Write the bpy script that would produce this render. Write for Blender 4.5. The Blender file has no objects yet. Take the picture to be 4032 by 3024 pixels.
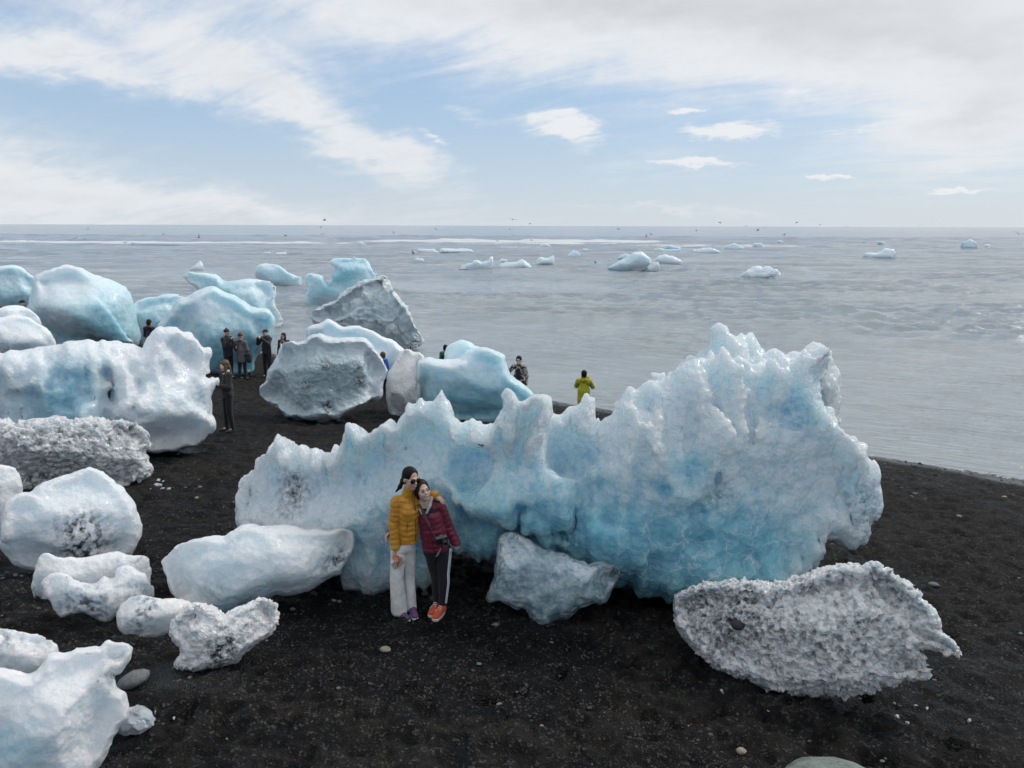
import bpy, math, random
import numpy as np
from mathutils import Matrix, Vector
rng = np.random.default_rng(7)
random.seed(7)
SC = bpy.context.scene
COL = SC.collection
# ------------------------------------------------------------------ camera
CZ = 6.03
FPX = 3028.0                      # focal length in pixels of a 4032 px wide frame
PITCH = math.atan(623.4 / FPX); ROLL = 0.0031
_f = np.array([0, math.cos(PITCH), -math.sin(PITCH)]); _u0 = np.array([0, math.sin(PITCH), math.cos(PITCH)]); _r0 = np.array([1.0, 0, 0])
_r = _r0 * math.cos(ROLL) + _u0 * math.sin(ROLL); _u = _u0 * math.cos(ROLL) - _r0 * math.sin(ROLL)
CAM = np.array([0, 0, CZ])
cd = bpy.data.cameras.new('camera'); cam = bpy.data.objects.new('camera', cd); COL.objects.link(cam)
cd.sensor_width = 36; cd.lens = 36 * FPX / 4032; cd.clip_end = 60000; cd.clip_start = 0.1
M = Matrix(((_r[0], _u[0], -_f[0], 0), (_r[1], _u[1], -_f[1], 0), (_r[2], _u[2], -_f[2], CZ), (0, 0, 0, 1)))
cam.matrix_world = M
SC.camera = cam
def ray(px, py):                  # direction of a photo pixel, unit depth along the axis
    return _f + _r * ((px - 2016) / FPX) - _u * ((py - 1512) / FPX)
# ------------------------------------------------------------------ world
SUN_EL, SUN_AZ = math.radians(42), math.radians(58)     # azimuth clockwise from +Y (view direction)
w = bpy.data.worlds.new('World'); SC.world = w; w.use_nodes = True
class NT:
    def __init__(s, tree): s.t = tree; s.n = tree.nodes; s.l = tree.links
    def new(s, ty, **k):
        n = s.n.new(ty)
        for a, b in k.items(): setattr(n, a, b)
        return n
    def put(s, node, idx, v):
        if v is None: return
        if hasattr(v, 'is_output') or isinstance(v, bpy.types.NodeSocket): s.l.new(v, node.inputs[idx])
        else: node.inputs[idx].default_value = v
    def m(s, op, a, b=None, c=None, clamp=False):
        n = s.new('ShaderNodeMath', operation=op, use_clamp=clamp)
        s.put(n, 0, a); s.put(n, 1, b); s.put(n, 2, c); return n.outputs[0]
    def vm(s, op, a, b=None, scale=None):
        n = s.new('ShaderNodeVectorMath', operation=op); s.put(n, 0, a); s.put(n, 1, b)
        if scale is not None: s.put(n, 'Scale', scale)
        return n.outputs['Value'] if op in ('DOT_PRODUCT', 'LENGTH') else n.outputs[0]
    def mixc(s, fac, a, b, ty='MIX'):
        n = s.new('ShaderNodeMix', data_type='RGBA', blend_type=ty)
        s.put(n, 0, fac); s.put(n, 6, a); s.put(n, 7, b); return n.outputs[2]
    def mixf(s, fac, a, b):
        n = s.new('ShaderNodeMix', data_type='FLOAT'); s.put(n, 0, fac); s.put(n, 2, a); s.put(n, 3, b); return n.outputs[0]
    def noise(s, vec, scale, detail=4, rough=.55, dist=0, out=0, dim='3D'):
        n = s.new('ShaderNodeTexNoise', noise_dimensions=dim); s.put(n, 'Vector', vec); n.inputs['Scale'].default_value = scale
        n.inputs['Detail'].default_value = detail; n.inputs['Roughness'].default_value = rough; n.inputs['Distortion'].default_value = dist
        return n.outputs[out]
    def vor(s, vec, scale, feature='F1', out='Distance', rnd=1):
        n = s.new('ShaderNodeTexVoronoi', feature=feature); s.put(n, 'Vector', vec); n.inputs['Scale'].default_value = scale
        n.inputs['Randomness'].default_value = rnd
        return n.outputs[out]
    def ramp(s, v, a, b, lo=0., hi=1., smooth=True):
        n = s.new('ShaderNodeMapRange', interpolation_type='SMOOTHSTEP' if smooth else 'LINEAR'); n.clamp = True
        s.put(n, 0, v); s.put(n, 1, a); s.put(n, 2, b); s.put(n, 3, lo); s.put(n, 4, hi); return n.outputs[0]
    def comb(s, x, y, z):
        n = s.new('ShaderNodeCombineXYZ'); s.put(n, 0, x); s.put(n, 1, y); s.put(n, 2, z); return n.outputs[0]
    def sep(s, v):
        n = s.new('ShaderNodeSeparateXYZ'); s.put(n, 0, v); return n.outputs
    def attr(s, name, out='Fac'):
        n = s.new('ShaderNodeAttribute', attribute_name=name); return n.outputs[out]
    def bump(s, h, strength, dist, normal=None):
        n = s.new('ShaderNodeBump'); s.put(n, 'Strength', strength); n.inputs['Distance'].default_value = dist
        s.put(n, 'Height', h)
        if normal is not None: s.put(n, 'Normal', normal)
        return n.outputs[0]
def build_sky():
    T = NT(w.node_tree); T.n.clear()
    out = T.new('ShaderNodeOutputWorld'); bg = T.new('ShaderNodeBackground'); T.l.new(bg.outputs[0], out.inputs[0])
    bg.inputs[1].default_value = 0.10
    sky = T.new('ShaderNodeTexSky', sky_type='NISHITA'); sky.sun_disc = False
    sky.sun_elevation = SUN_EL; sky.sun_rotation = SUN_AZ; sky.altitude = 10; sky.air_density = 1.0; sky.dust_density = 0.6; sky.ozone_density = 2.0
    co = T.new('ShaderNodeTexCoord').outputs['Generated']
    x, y, z = T.sep(co)
    az = T.m('MULTIPLY', T.m('ARCTAN2', x, y), 57.2958)
    el = T.m('MULTIPLY', T.m('ARCSINE', z), 57.2958)
    # wispy texture, laid on a high flat cloud deck
    zz = T.m('ADD', T.m('MAXIMUM', z, 0.0), 0.16)
    px = T.m('DIVIDE', x, zz); py = T.m('DIVIDE', y, zz)
    P = T.comb(px, py, 0.0)
    ca, sa = math.cos(math.radians(-35)), math.sin(math.radians(-35))
    rx = T.m('ADD', T.m('MULTIPLY', px, ca), T.m('MULTIPLY', py, sa)); ry = T.m('SUBTRACT', T.m('MULTIPLY', py, ca), T.m('MULTIPLY', px, sa))
    Pst = T.comb(T.m('MULTIPLY', rx, 0.55), T.m('MULTIPLY', ry, 1.7), 3.3)
    n1 = T.noise(P, 1.3, 4, .58, 0, dim='2D'); n2 = T.noise(Pst, 2.6, 6, .64, .4, dim='2D')
    AE = T.comb(az, T.m('MULTIPLY', el, 2.2), 0.0)
    wv = T.vm('SUBTRACT', T.noise(AE, 0.12, 4, .62, 0.0, out=1, dim='2D'), (.5, .5, .5))
    wf = T.vm('SUBTRACT', T.noise(AE, 0.5, 3, .62, 0.0, out=1, dim='2D'), (.5, .5, .5))
    Wp = T.vm('ADD', T.vm('ADD', T.comb(az, el, 0.0), T.vm('MULTIPLY', wv, (7, 2.8, 0))), T.vm('MULTIPLY', wf, (3.0, 1.3, 0))); Wq = T.vm('ADD', T.comb(az, el, 0.0), T.vm('MULTIPLY', wf, (3.4, 1.1, 0)))
    #   cx    cy   rx   ry  rot  amount  (place of each cloud, full-frame 2212 px view; turned into azimuth/elevation here)
    blobs = [(1350, 10, 980, 130, 2, 1.25), (2050, 110, 560, 150, 3, .8), (150, 130, 340, 42, 8, .95), (620, 215, 470, 62, 26, .62), (830, 345, 150, 60, 22, .5),
             (30, 410, 330, 120, 12, .85), (560, 452, 520, 34, 4, .5), (1225, 275, 92, 50, 18, .75), (1580, 280, 125, 20, -1, .9), (1500, 350, 120, 12, 3, .75),
             (1390, 345, 180, 62, 5, .32), (2010, 360, 340, 85, -6, .36), (2130, 250, 150, 60, -8, .6), (1720, 196, 66, 20, 8, .6), (1490, 239, 60, 10, 4, .6),
             (1800, 382, 90, 7, 2, .7), (150, 30, 400, 50, 10, .28), (1450, 450, 230, 13, 2, .45), (1880, 268, 110, 20, -10, .5),
             (1010, 250, 95, 30, 10, .3), (930, 292, 50, 14, 20, .45), (2060, 411, 70, 6, 1, .5)]
    tot = None; tot2 = None; k = math.degrees(1 / 1661.) * 0.93 * 2.1
    for cx, cy, bx, by, rot, amt in blobs:
        d = ray(cx * 1.8228, cy * 1.8228); d = d / np.linalg.norm(d)
        mp = T.new('ShaderNodeMapping', vector_type='TEXTURE'); puff = by <= 56 and bx <= 145; T.l.new(Wq if puff else Wp, mp.inputs[0])
        mp.inputs[1].default_value = (math.degrees(math.atan2(d[0], d[1])), math.degrees(math.asin(d[2])), 0); mp.inputs[2].default_value = (0, 0, math.radians(-rot)); mp.inputs[3].default_value = (bx * k, by * k, 1)
        g = T.new('ShaderNodeTexGradient', gradient_type='QUADRATIC_SPHERE'); T.l.new(mp.outputs[0], g.inputs[0])
        if puff: tot2 = T.m('MULTIPLY_ADD', g.outputs[1], amt * 1.25, 0.0 if tot2 is None else tot2)
        else: tot = T.m('MULTIPLY_ADD', g.outputs[1], amt * 1.25, 0.0 if tot is None else tot)
    # the deck goes on overhead and behind
    over = T.m('MULTIPLY', T.ramp(el, 22, 38), .75)
    tot = T.m('ADD', T.m('MAXIMUM', tot, over), T.m('MULTIPLY', T.ramp(T.m('ABSOLUTE', az), 36, 60), .35))
    tex = T.m('ADD', T.m('MULTIPLY', T.m('SUBTRACT', n1, .5), .8), T.m('MULTIPLY', T.m('SUBTRACT', n2, .5), 1.9))
    den = T.m('ADD', tot, T.m('MULTIPLY', tex, T.m('ADD', T.m('MULTIPLY', tot, .55), .16)))
    den = T.ramp(den, .10, .92)
    den2 = T.m('MULTIPLY', T.ramp(T.m('ADD', tot2, T.m('MULTIPLY', tex, T.m('MINIMUM', T.m('MULTIPLY', tot2, 1.4), .6))), .14, .62), .95); den = T.m('MAXIMUM', den, den2)
    haze = T.m('POWER', 2.718, T.m('MULTIPLY', T.m('MAXIMUM', el, 0.0), -1 / 5.5))
    blue = T.mixc(.66, sky.outputs[0], (2.9, 4.5, 6.7, 1))
    blue = T.mixc(T.m('MULTIPLY', haze, .82), blue, (5.9, 6.35, 6.7, 1))
    thick = T.ramp(T.m('ADD', tot, T.m('MULTIPLY', T.m('SUBTRACT', n1, .5), 1.2)), .75, 1.75)
    cc = T.mixc(thick, (7.3, 7.4, 7.55, 1), (5.3, 5.4, 5.55, 1))
    cc = T.mixc(T.m('MULTIPLY', T.m('SUBTRACT', n2, .3), .5), cc, (6.6, 6.8, 7.1, 1))
    cc = T.mixc(T.m('MULTIPLY', haze, .55), cc, (6.3, 6.6, 6.95, 1))
    cc = T.mixc(T.m('MULTIPLY', den2, .7), cc, (7.7, 7.75, 7.8, 1)); c = T.mixc(T.m('MULTIPLY', den, .94), blue, cc)
    T.l.new(c, bg.inputs[0])
build_sky()
sd = bpy.data.lights.new('sun', 'SUN'); sun = bpy.data.objects.new('sun', sd); COL.objects.link(sun)
sd.energy = 1.5; sd.angle = math.radians(18); sd.color = (1, .96, .9)
_sd = Vector((math.sin(SUN_AZ) * math.cos(SUN_EL), math.cos(SUN_AZ) * math.cos(SUN_EL), math.sin(SUN_EL)))
sun.rotation_euler = _sd.to_track_quat('Z', 'Y').to_euler()
vs = SC.view_settings; vs.view_transform = 'Standard'; vs.look = 'None'; vs.gamma = 1; vs.exposure = 0.22; vs.use_curve_mapping = False
SC.render.engine = 'CYCLES'
cy = SC.cycles; cy.use_denoising = True; cy.max_bounces = 6; cy.diffuse_bounces = 2; cy.glossy_bounces = 2; cy.transmission_bounces = 6; cy.transparent_max_bounces = 6
w.cycles.sampling_method = 'MANUAL'; w.cycles.sample_map_resolution = 256
cy.use_adaptive_sampling = True; cy.adaptive_threshold = .02
cy.caustics_reflective = False; cy.caustics_refractive = False; cy.sample_clamp_indirect = 4
# ------------------------------------------------------------------ ground plane and pixel helpers
NS = np.array([.61, .79])
def gz(x, y): return 2.48 - .115 * (NS[0] * x + NS[1] * y)
def ground_t(px, py):             # depth at which a pixel's ray meets the beach
    d = ray(px, py)
    return (CZ - 2.48) / (-d[2] - .115 * (NS[0] * d[0] + NS[1] * d[1]))
def sea_t(px, py):
    d = ray(px, py); return CZ / max(-d[2], 1e-4)
def gpt(px, py):
    return CAM + ray(px, py) * ground_t(px, py)
def stand_pt(px, py, h):          # foot point of someone h tall whose crown shows at this pixel
    d = ray(px, py)
    t = (CZ - 2.48 - h) / (-d[2] - .115 * (NS[0] * d[0] + NS[1] * d[1]))
    p = CAM + d * t
    return np.array([p[0], p[1], gz(p[0], p[1])]), t
# view tiles the outlines were read off: name -> (x0, y0, scale)
TILE = {'D': (0, 0, 1 / 1.8228), '1': (0, 1000, 2.212), '2': (950, 1000, 2.212), '3': (900, 1500, 1.58), '4': (2100, 1250, 1.4427), '5': (0, 1600, 1.8433),
        '6': (0, 2150, 1.8433), '7': (2500, 2100, 1.4439), 'a': (900, 1650, 2.765), 'b': (1700, 1500, 2.765), 'c': (1800, 2000, 2.212), 'p': (780, 1230, 3.319),
        'q': (1460, 1330, 2.458), 's': (0, 840, 1.6458), 't': (1344, 840, 1.6458), 'v': (2688, 840, 1.6458), 'k': (1300, 2400, 1.58)}
def O(*chunks):                   # O('1', [x,y,x,y..], 'b', [..]) -> full-size pixel outline
    pts = []
    for i in range(0, len(chunks), 2):
        x0, y0, s = TILE[chunks[i]]; c = chunks[i + 1]
        pts += [(x0 + c[j] / s, y0 + c[j + 1] / s) for j in range(0, len(c), 2)]
    return np.array(pts, float)
# ------------------------------------------------------------------ numpy noise
def _h(ix, iy, iz, seed):
    h = (ix.astype(np.uint32) * np.uint32(374761393) + iy.astype(np.uint32) * np.uint32(668265263) + iz.astype(np.uint32) * np.uint32(2147483647) * np.uint32(3) + np.uint32(seed * 974711 & 0xffffffff))
    h = (h ^ (h >> np.uint32(13))) * np.uint32(1274126177); h = (h ^ (h >> np.uint32(15))) * np.uint32(2246822519); return h ^ (h >> np.uint32(16))
def vnoise(p, seed=0):            # value noise -1..1
    p = np.asarray(p, np.float32); i = np.floor(p).astype(np.int64); f = p - i; f = f * f * f * (f * (f * 6 - 15) + 10)
    r = 0
    for dx in (0, 1):
        wx = f[:, 0] if dx else 1 - f[:, 0]
        for dy in (0, 1):
            wy = f[:, 1] if dy else 1 - f[:, 1]
            for dz in (0, 1):
                wz = f[:, 2] if dz else 1 - f[:, 2]
                r = r + wx * wy * wz * (_h(i[:, 0] + dx, i[:, 1] + dy, i[:, 2] + dz, seed).astype(np.float32) / 2147483648. - 1)
    return r
def fbm(p, octv=4, seed=0, gain=.5, lac=2.03, ridged=False):
    a, s, t = 1., 0., 0.; q = np.array(p, np.float32)
    for o in range(octv):
        n = vnoise(q, seed + o * 17)
        s = s + a * ((1 - 2 * np.abs(n)) if ridged else n); t += a; a *= gain; q = q * lac + 3.7
    return s / t
def worley(p, seed=0):            # F1, F2, random per cell, offset to nearest
    p = np.asarray(p, np.float32); i = np.floor(p - .5).astype(np.int64)
    n = len(p); f1 = np.full(n, 9., np.float32); f2 = np.full(n, 9., np.float32); idn = np.zeros(n, np.float32); off = np.zeros((n, 3), np.float32)
    for dx in (0, 1):
        for dy in (0, 1):
            for dz in (0, 1):
                c = i + np.array([dx, dy, dz]); h = _h(c[:, 0], c[:, 1], c[:, 2], seed)
                o = np.stack([(h & np.uint32(1023)), (h >> np.uint32(10)) & np.uint32(1023), (h >> np.uint32(20)) & np.uint32(1023)], 1).astype(np.float32) / 1023.
                v = p - (c + .15 + .7 * o); d = np.sqrt((v * v).sum(1))
                m = d < f1; f2 = np.where(m, f1, np.minimum(f2, d)); f1 = np.where(m, d, f1); idn = np.where(m, (h % np.uint32(1009)).astype(np.float32) / 1009., idn); off[m] = v[m]
    return f1, f2, idn, off
def sstep(x, a, b):
    t = np.clip((x - a) / (b - a), 0, 1); return t * t * (3 - 2 * t)
def lattice(shape, cell, seed):   # smooth random field on a grid, cheap
    r = np.random.default_rng(seed); Ws = []; dims = []
    for n, cell in zip(shape, cell if isinstance(cell, tuple) else (cell,) * 3):
        m = int(math.ceil(n / cell)) + 3; x = np.arange(n) / cell; i = np.floor(x).astype(int); f = x - i; W = np.zeros((n, m), np.float32)
        k = np.arange(n)
        W[k, i] += (1 - f) ** 3 / 6; W[k, i + 1] += (3 * f ** 3 - 6 * f ** 2 + 4) / 6; 
        W[k, i + 2] += (-3 * f ** 3 + 3 * f ** 2 + 3 * f + 1) / 6
        if m > 3: W[k, np.minimum(i + 3, m - 1)] += f ** 3 / 6
        Ws.append(W); dims.append(m)
    g = r.uniform(-1, 1, dims).astype(np.float32) * 2.2
    g = np.tensordot(Ws[0], g, (1, 0)); g = np.tensordot(Ws[1], g, (1, 1)).transpose(1, 0, 2); g = np.tensordot(g, Ws[2], (2, 1)); return g
# ------------------------------------------------------------------ meshes
def surface_nets(F):              # F<0 inside; returns verts in index units, quads
    F = F.astype(np.float32); ins = F < 0
    nx, ny, nz = F.shape
    c = np.zeros((nx - 1, ny - 1, nz - 1), np.uint8)
    for dx in (0, 1):
        for dy in (0, 1):
            for dz in (0, 1): c += ins[dx:nx - 1 + dx, dy:ny - 1 + dy, dz:nz - 1 + dz]
    act = (c > 0) & (c < 8); idx = np.argwhere(act); N = len(idx)
    vid = np.full(act.shape, -1, np.int64); vid[act] = np.arange(N)
    acc = np.zeros((N, 3)); cnt = np.zeros(N)
    I, J, K = idx.T
    cor = [(a, b, d) for a in (0, 1) for b in (0, 1) for d in (0, 1)]
    val = {q: F[I + q[0], J + q[1], K + q[2]] for q in cor}
    for q in cor:
        for ax in range(3):
            if q[ax] == 0:
                q2 = list(q); q2[ax] = 1; q2 = tuple(q2)
                a, b = val[q], val[q2]; m = (a < 0) != (b < 0)
                t = np.where(m, a / np.where(np.abs(a - b) < 1e-12, 1, a - b), 0); p = np.tile(np.array(q, float), (N, 1)); p[:, ax] += t
                acc += p * m[:, None]; cnt += m
    V = idx + acc / cnt[:, None]
    quads = []
    for ax in range(3):
        a, b = [(1, 2), (2, 0), (0, 1)][ax]
        s0 = [slice(None)] * 3; s1 = [slice(None)] * 3; s0[ax] = slice(0, -1); s1[ax] = slice(1, None)
        A, B = ins[tuple(s0)], ins[tuple(s1)]
        e = np.argwhere(A != B); e = e[(e[:, a] > 0) & (e[:, b] > 0) & (e[:, a] < F.shape[a] - 1) & (e[:, b] < F.shape[b] - 1)]
        def g(da, db):
            q = e.copy(); q[:, a] -= da; q[:, b] -= db; return vid[q[:, 0], q[:, 1], q[:, 2]]
        Q = np.stack([g(1, 1), g(0, 1), g(0, 0), g(1, 0)], 1)
        flip = ~A[e[:, 0], e[:, 1], e[:, 2]]; Q[flip] = Q[flip][:, ::-1]
        quads.append(Q)
    return V, np.concatenate(quads)
def vnormals(V, Q):
    n = np.cross(V[Q[:, 2]] - V[Q[:, 0]], V[Q[:, 3]] - V[Q[:, 1]]) if Q.shape[1] == 4 else np.cross(V[Q[:, 1]] - V[Q[:, 0]], V[Q[:, 2]] - V[Q[:, 0]])
    N = np.zeros_like(V)
    for k in range(Q.shape[1]):
        for d in range(3): N[:, d] += np.bincount(Q[:, k], n[:, d], len(V))
    return N / np.maximum(np.linalg.norm(N, axis=1, keepdims=True), 1e-12)
def relax(V, Q, it=1, lam=.5):
    for _ in range(it):
        S = np.zeros_like(V); C = np.zeros(len(V)); n = Q.shape[1]
        for k in range(n):
            for d in range(3):
                S[:, d] += np.bincount(Q[:, k], V[Q[:, (k + 1) % n], d] + V[Q[:, (k - 1) % n], d], len(V))
            C += 2 * np.bincount(Q[:, k], minlength=len(V))
        V = V + lam * (S / np.maximum(C, 1)[:, None] - V)
    return V
def subdiv(V, Q):                 # each quad into four
    E = np.concatenate([np.sort(np.stack([Q[:, k], Q[:, (k + 1) % 4]], 1), 1) for k in range(4)])
    key = E[:, 0] * (len(V) + 1) + E[:, 1]; uk, first, inv = np.unique(key, return_index=True, return_inverse=True); U = E[first]
    nv = len(V); me = nv + inv.reshape(4, -1).T; fc = nv + len(U) + np.arange(len(Q))
    V2 = np.concatenate([V, (V[U[:, 0]] + V[U[:, 1]]) / 2, V[Q].mean(1)])
    Q2 = np.concatenate([np.stack([Q[:, k], me[:, k], fc, me[:, (k - 1) % 4]], 1) for k in range(4)])
    return V2, Q2
def mesh_np(name, V, Q, mat=None, smooth=True, attrs=None):
    me = bpy.data.meshes.new(name); V = np.asarray(V, np.float32); Q = np.asarray(Q, np.int32); k = Q.shape[1]
    me.vertices.add(len(V)); me.vertices.foreach_set('co', V.ravel())
    me.loops.add(len(Q) * k); me.loops.foreach_set('vertex_index', Q.ravel())
    me.polygons.add(len(Q)); me.polygons.foreach_set('loop_start', np.arange(0, len(Q) * k, k, dtype=np.int32)); me.polygons.foreach_set('loop_total', np.full(len(Q), k, np.int32))
    me.polygons.foreach_set('use_smooth', np.full(len(Q), smooth))
    me.update(calc_edges=True)
    for n, a in (attrs or {}).items():
        a = np.asarray(a, np.float32)
        if a.ndim == 1:
            at = me.attributes.new(n, 'FLOAT', 'POINT'); at.data.foreach_set('value', a)
        else:
            at = me.attributes.new(n, 'FLOAT_COLOR', 'POINT'); at.data.foreach_set('color', np.concatenate([a, np.ones((len(a), 1), np.float32)], 1).ravel())
    if mat: me.materials.append(mat)
    return me
def tag(o, label=None, cat=None, group=None, kind=None):
    if label: o['label'] = label
    if cat: o['category'] = cat
    if group: o['group'] = group
    if kind: o['kind'] = kind
    return o
def obj(name, me, parent=None, loc=None):
    o = bpy.data.objects.new(name, me); COL.objects.link(o)
    if parent is not None: o.parent = parent
    if loc is not None: o.location = loc
    return o
# ------------------------------------------------------------------ materials
def mat(name, color=None, rough=.6, **k):
    m = bpy.data.materials.new(name); m.use_nodes = True; b = m.node_tree.nodes['Principled BSDF']
    if color: b.inputs['Base Color'].default_value = (*color, 1)
    b.inputs['Roughness'].default_value = rough
    for a, v in k.items(): b.inputs[a].default_value = v
    return m
def ice_mat(name, white=(.80, .82, .85), mid=(.66, .82, .88), deep=(.27, .60, .73), dirtc=(.05, .05, .055), rough=.32, bump=1.0, grain=60, sss=.75, clear=0.0, sscale=.10, var=.45, fleck=0., coat=.35, lowvar=.5, crack=0):
    m = bpy.data.materials.new(name); m.use_nodes = True; T = NT(m.node_tree); b = T.n['Principled BSDF']
    co = T.new('ShaderNodeTexCoord').outputs['Object']
    blue = T.attr('blue'); dirt = T.attr('dirt')
    nz = T.noise(co, 5, 5, .6); nf = T.noise(co, grain * .45, 4, .65); vr = T.vor(co, grain, 'F1'); vr2 = T.vor(co, grain * .42, 'F1')
    bl = T.m('ADD', blue, T.m('MULTIPLY', T.m('SUBTRACT', nz, .5), lowvar)); bl = T.m('ADD', bl, T.m('MULTIPLY', T.m('SUBTRACT', nf, .5), var), clamp=True)
    if fleck: bl = T.m('ADD', bl, T.m('MULTIPLY', T.ramp(T.m('ADD', T.noise(co, grain * .3, 5, .7, .8), T.m('MULTIPLY', T.m('SUBTRACT', T.noise(co, 1.6, 2), .5), .5)), .55, .68), fleck), clamp=True)
    c = T.mixc(T.ramp(bl, .08, .55, smooth=False), (*white, 1), (*mid, 1)); c = T.mixc(T.ramp(bl, .5, 1.0, smooth=False), c, (*deep, 1))
    if crack:
        wp = T.vm('ADD', co, T.vm('MULTIPLY', T.noise(co, 2.5, 3, .6, out=1), (.5, .5, .5))); ck = T.m('MULTIPLY', T.ramp(T.vor(wp, crack, 'DISTANCE_TO_EDGE'), .0, .035, 1., 0.), T.ramp(T.noise(co, .9, 3), .45, .6)); c = T.mixc(T.m('MULTIPLY', ck, .55), c, (.86, .89, .91, 1))
    dd = T.m('MULTIPLY', dirt, T.ramp(T.m('ADD', T.noise(co, 14, 6, .7), T.m('MULTIPLY', nf, .5)), .62, .95))
    c = T.mixc(T.m('MINIMUM', dd, 1.0), c, (*dirtc, 1))
    T.l.new(c, b.inputs['Base Color'])
    T.l.new(T.m('SUBTRACT', rough + .08, T.m('MULTIPLY', bl, .2)), b.inputs['Roughness'])
    b.inputs['IOR'].default_value = 1.31
    T.l.new(T.ramp(bl, .1, .7, sss, 1.0), b.inputs['Subsurface Weight']); b.inputs['Subsurface Radius'].default_value = (.62, .86, 1.0); b.inputs['Coat Weight'].default_value = coat; b.inputs['Coat Roughness'].default_value = .06; b.inputs['Coat IOR'].default_value = 1.33; b.inputs['Subsurface Scale'].default_value = sscale
    if clear: 
        T.l.new(T.m('MULTIPLY', T.ramp(bl, .15, .6), clear), b.inputs['Transmission Weight'])
    h = T.m('ADD', T.m('ADD', T.m('MULTIPLY', vr, .6), T.m('MULTIPLY', vr2, 1.6)), T.m('MULTIPLY', nf, 1.8))
    T.l.new(T.bump(h, min(1., .8 * bump), 1.6 / grain), b.inputs['Normal'])
    return m
# ------------------------------------------------------------------ ice
def poly_dist(px, py, P):
    d = np.full(px.shape, 1e9, np.float32); ins = np.zeros(px.shape, bool); n = len(P)
    for i in range(n):
        ax, ay = P[i]; bx, by = P[(i + 1) % n]; ex, ey = bx - ax, by - ay; L = ex * ex + ey * ey + 1e-12
        t = np.clip(((px - ax) * ex + (py - ay) * ey) / L, 0, 1); d = np.minimum(d, (px - ax - t * ex) ** 2 + (py - ay - t * ey) ** 2)
        if ay != by:
            c = ((ay > py) != (by > py)) & (px < (bx - ax) * (py - ay) / (by - ay) + ax); ins ^= c
    d = np.sqrt(d); return np.where(ins, d, -d)
def smin(a, b, k):
    h = np.clip(.5 + .5 * (b - a) / k, 0, 1); return b + (a - b) * h - k * h * (1 - h)
class L:                          # one mass of ice: outline, half thicknesses, rounding
    def __init__(s, outline, T=.45, Tb=None, R=1., dw=0., kx=0., ky=None, own=False, p=.72, k=.03):
        s.o = outline; s.T = T; s.Tb = Tb if Tb is not None else T; s.R = R; s.dw = dw; s.kx = kx; s.ky = ky; s.own = own; s.p = p; s.k = k
    def scale(s, t):              # thicknesses are given as shares of the mass's smaller side
        e = np.ptp(s.o, axis=0).min() / FPX * t; s.T *= e; s.Tb *= e; s.R *= s.T; s.dw *= e; s.k *= e; return e
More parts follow.
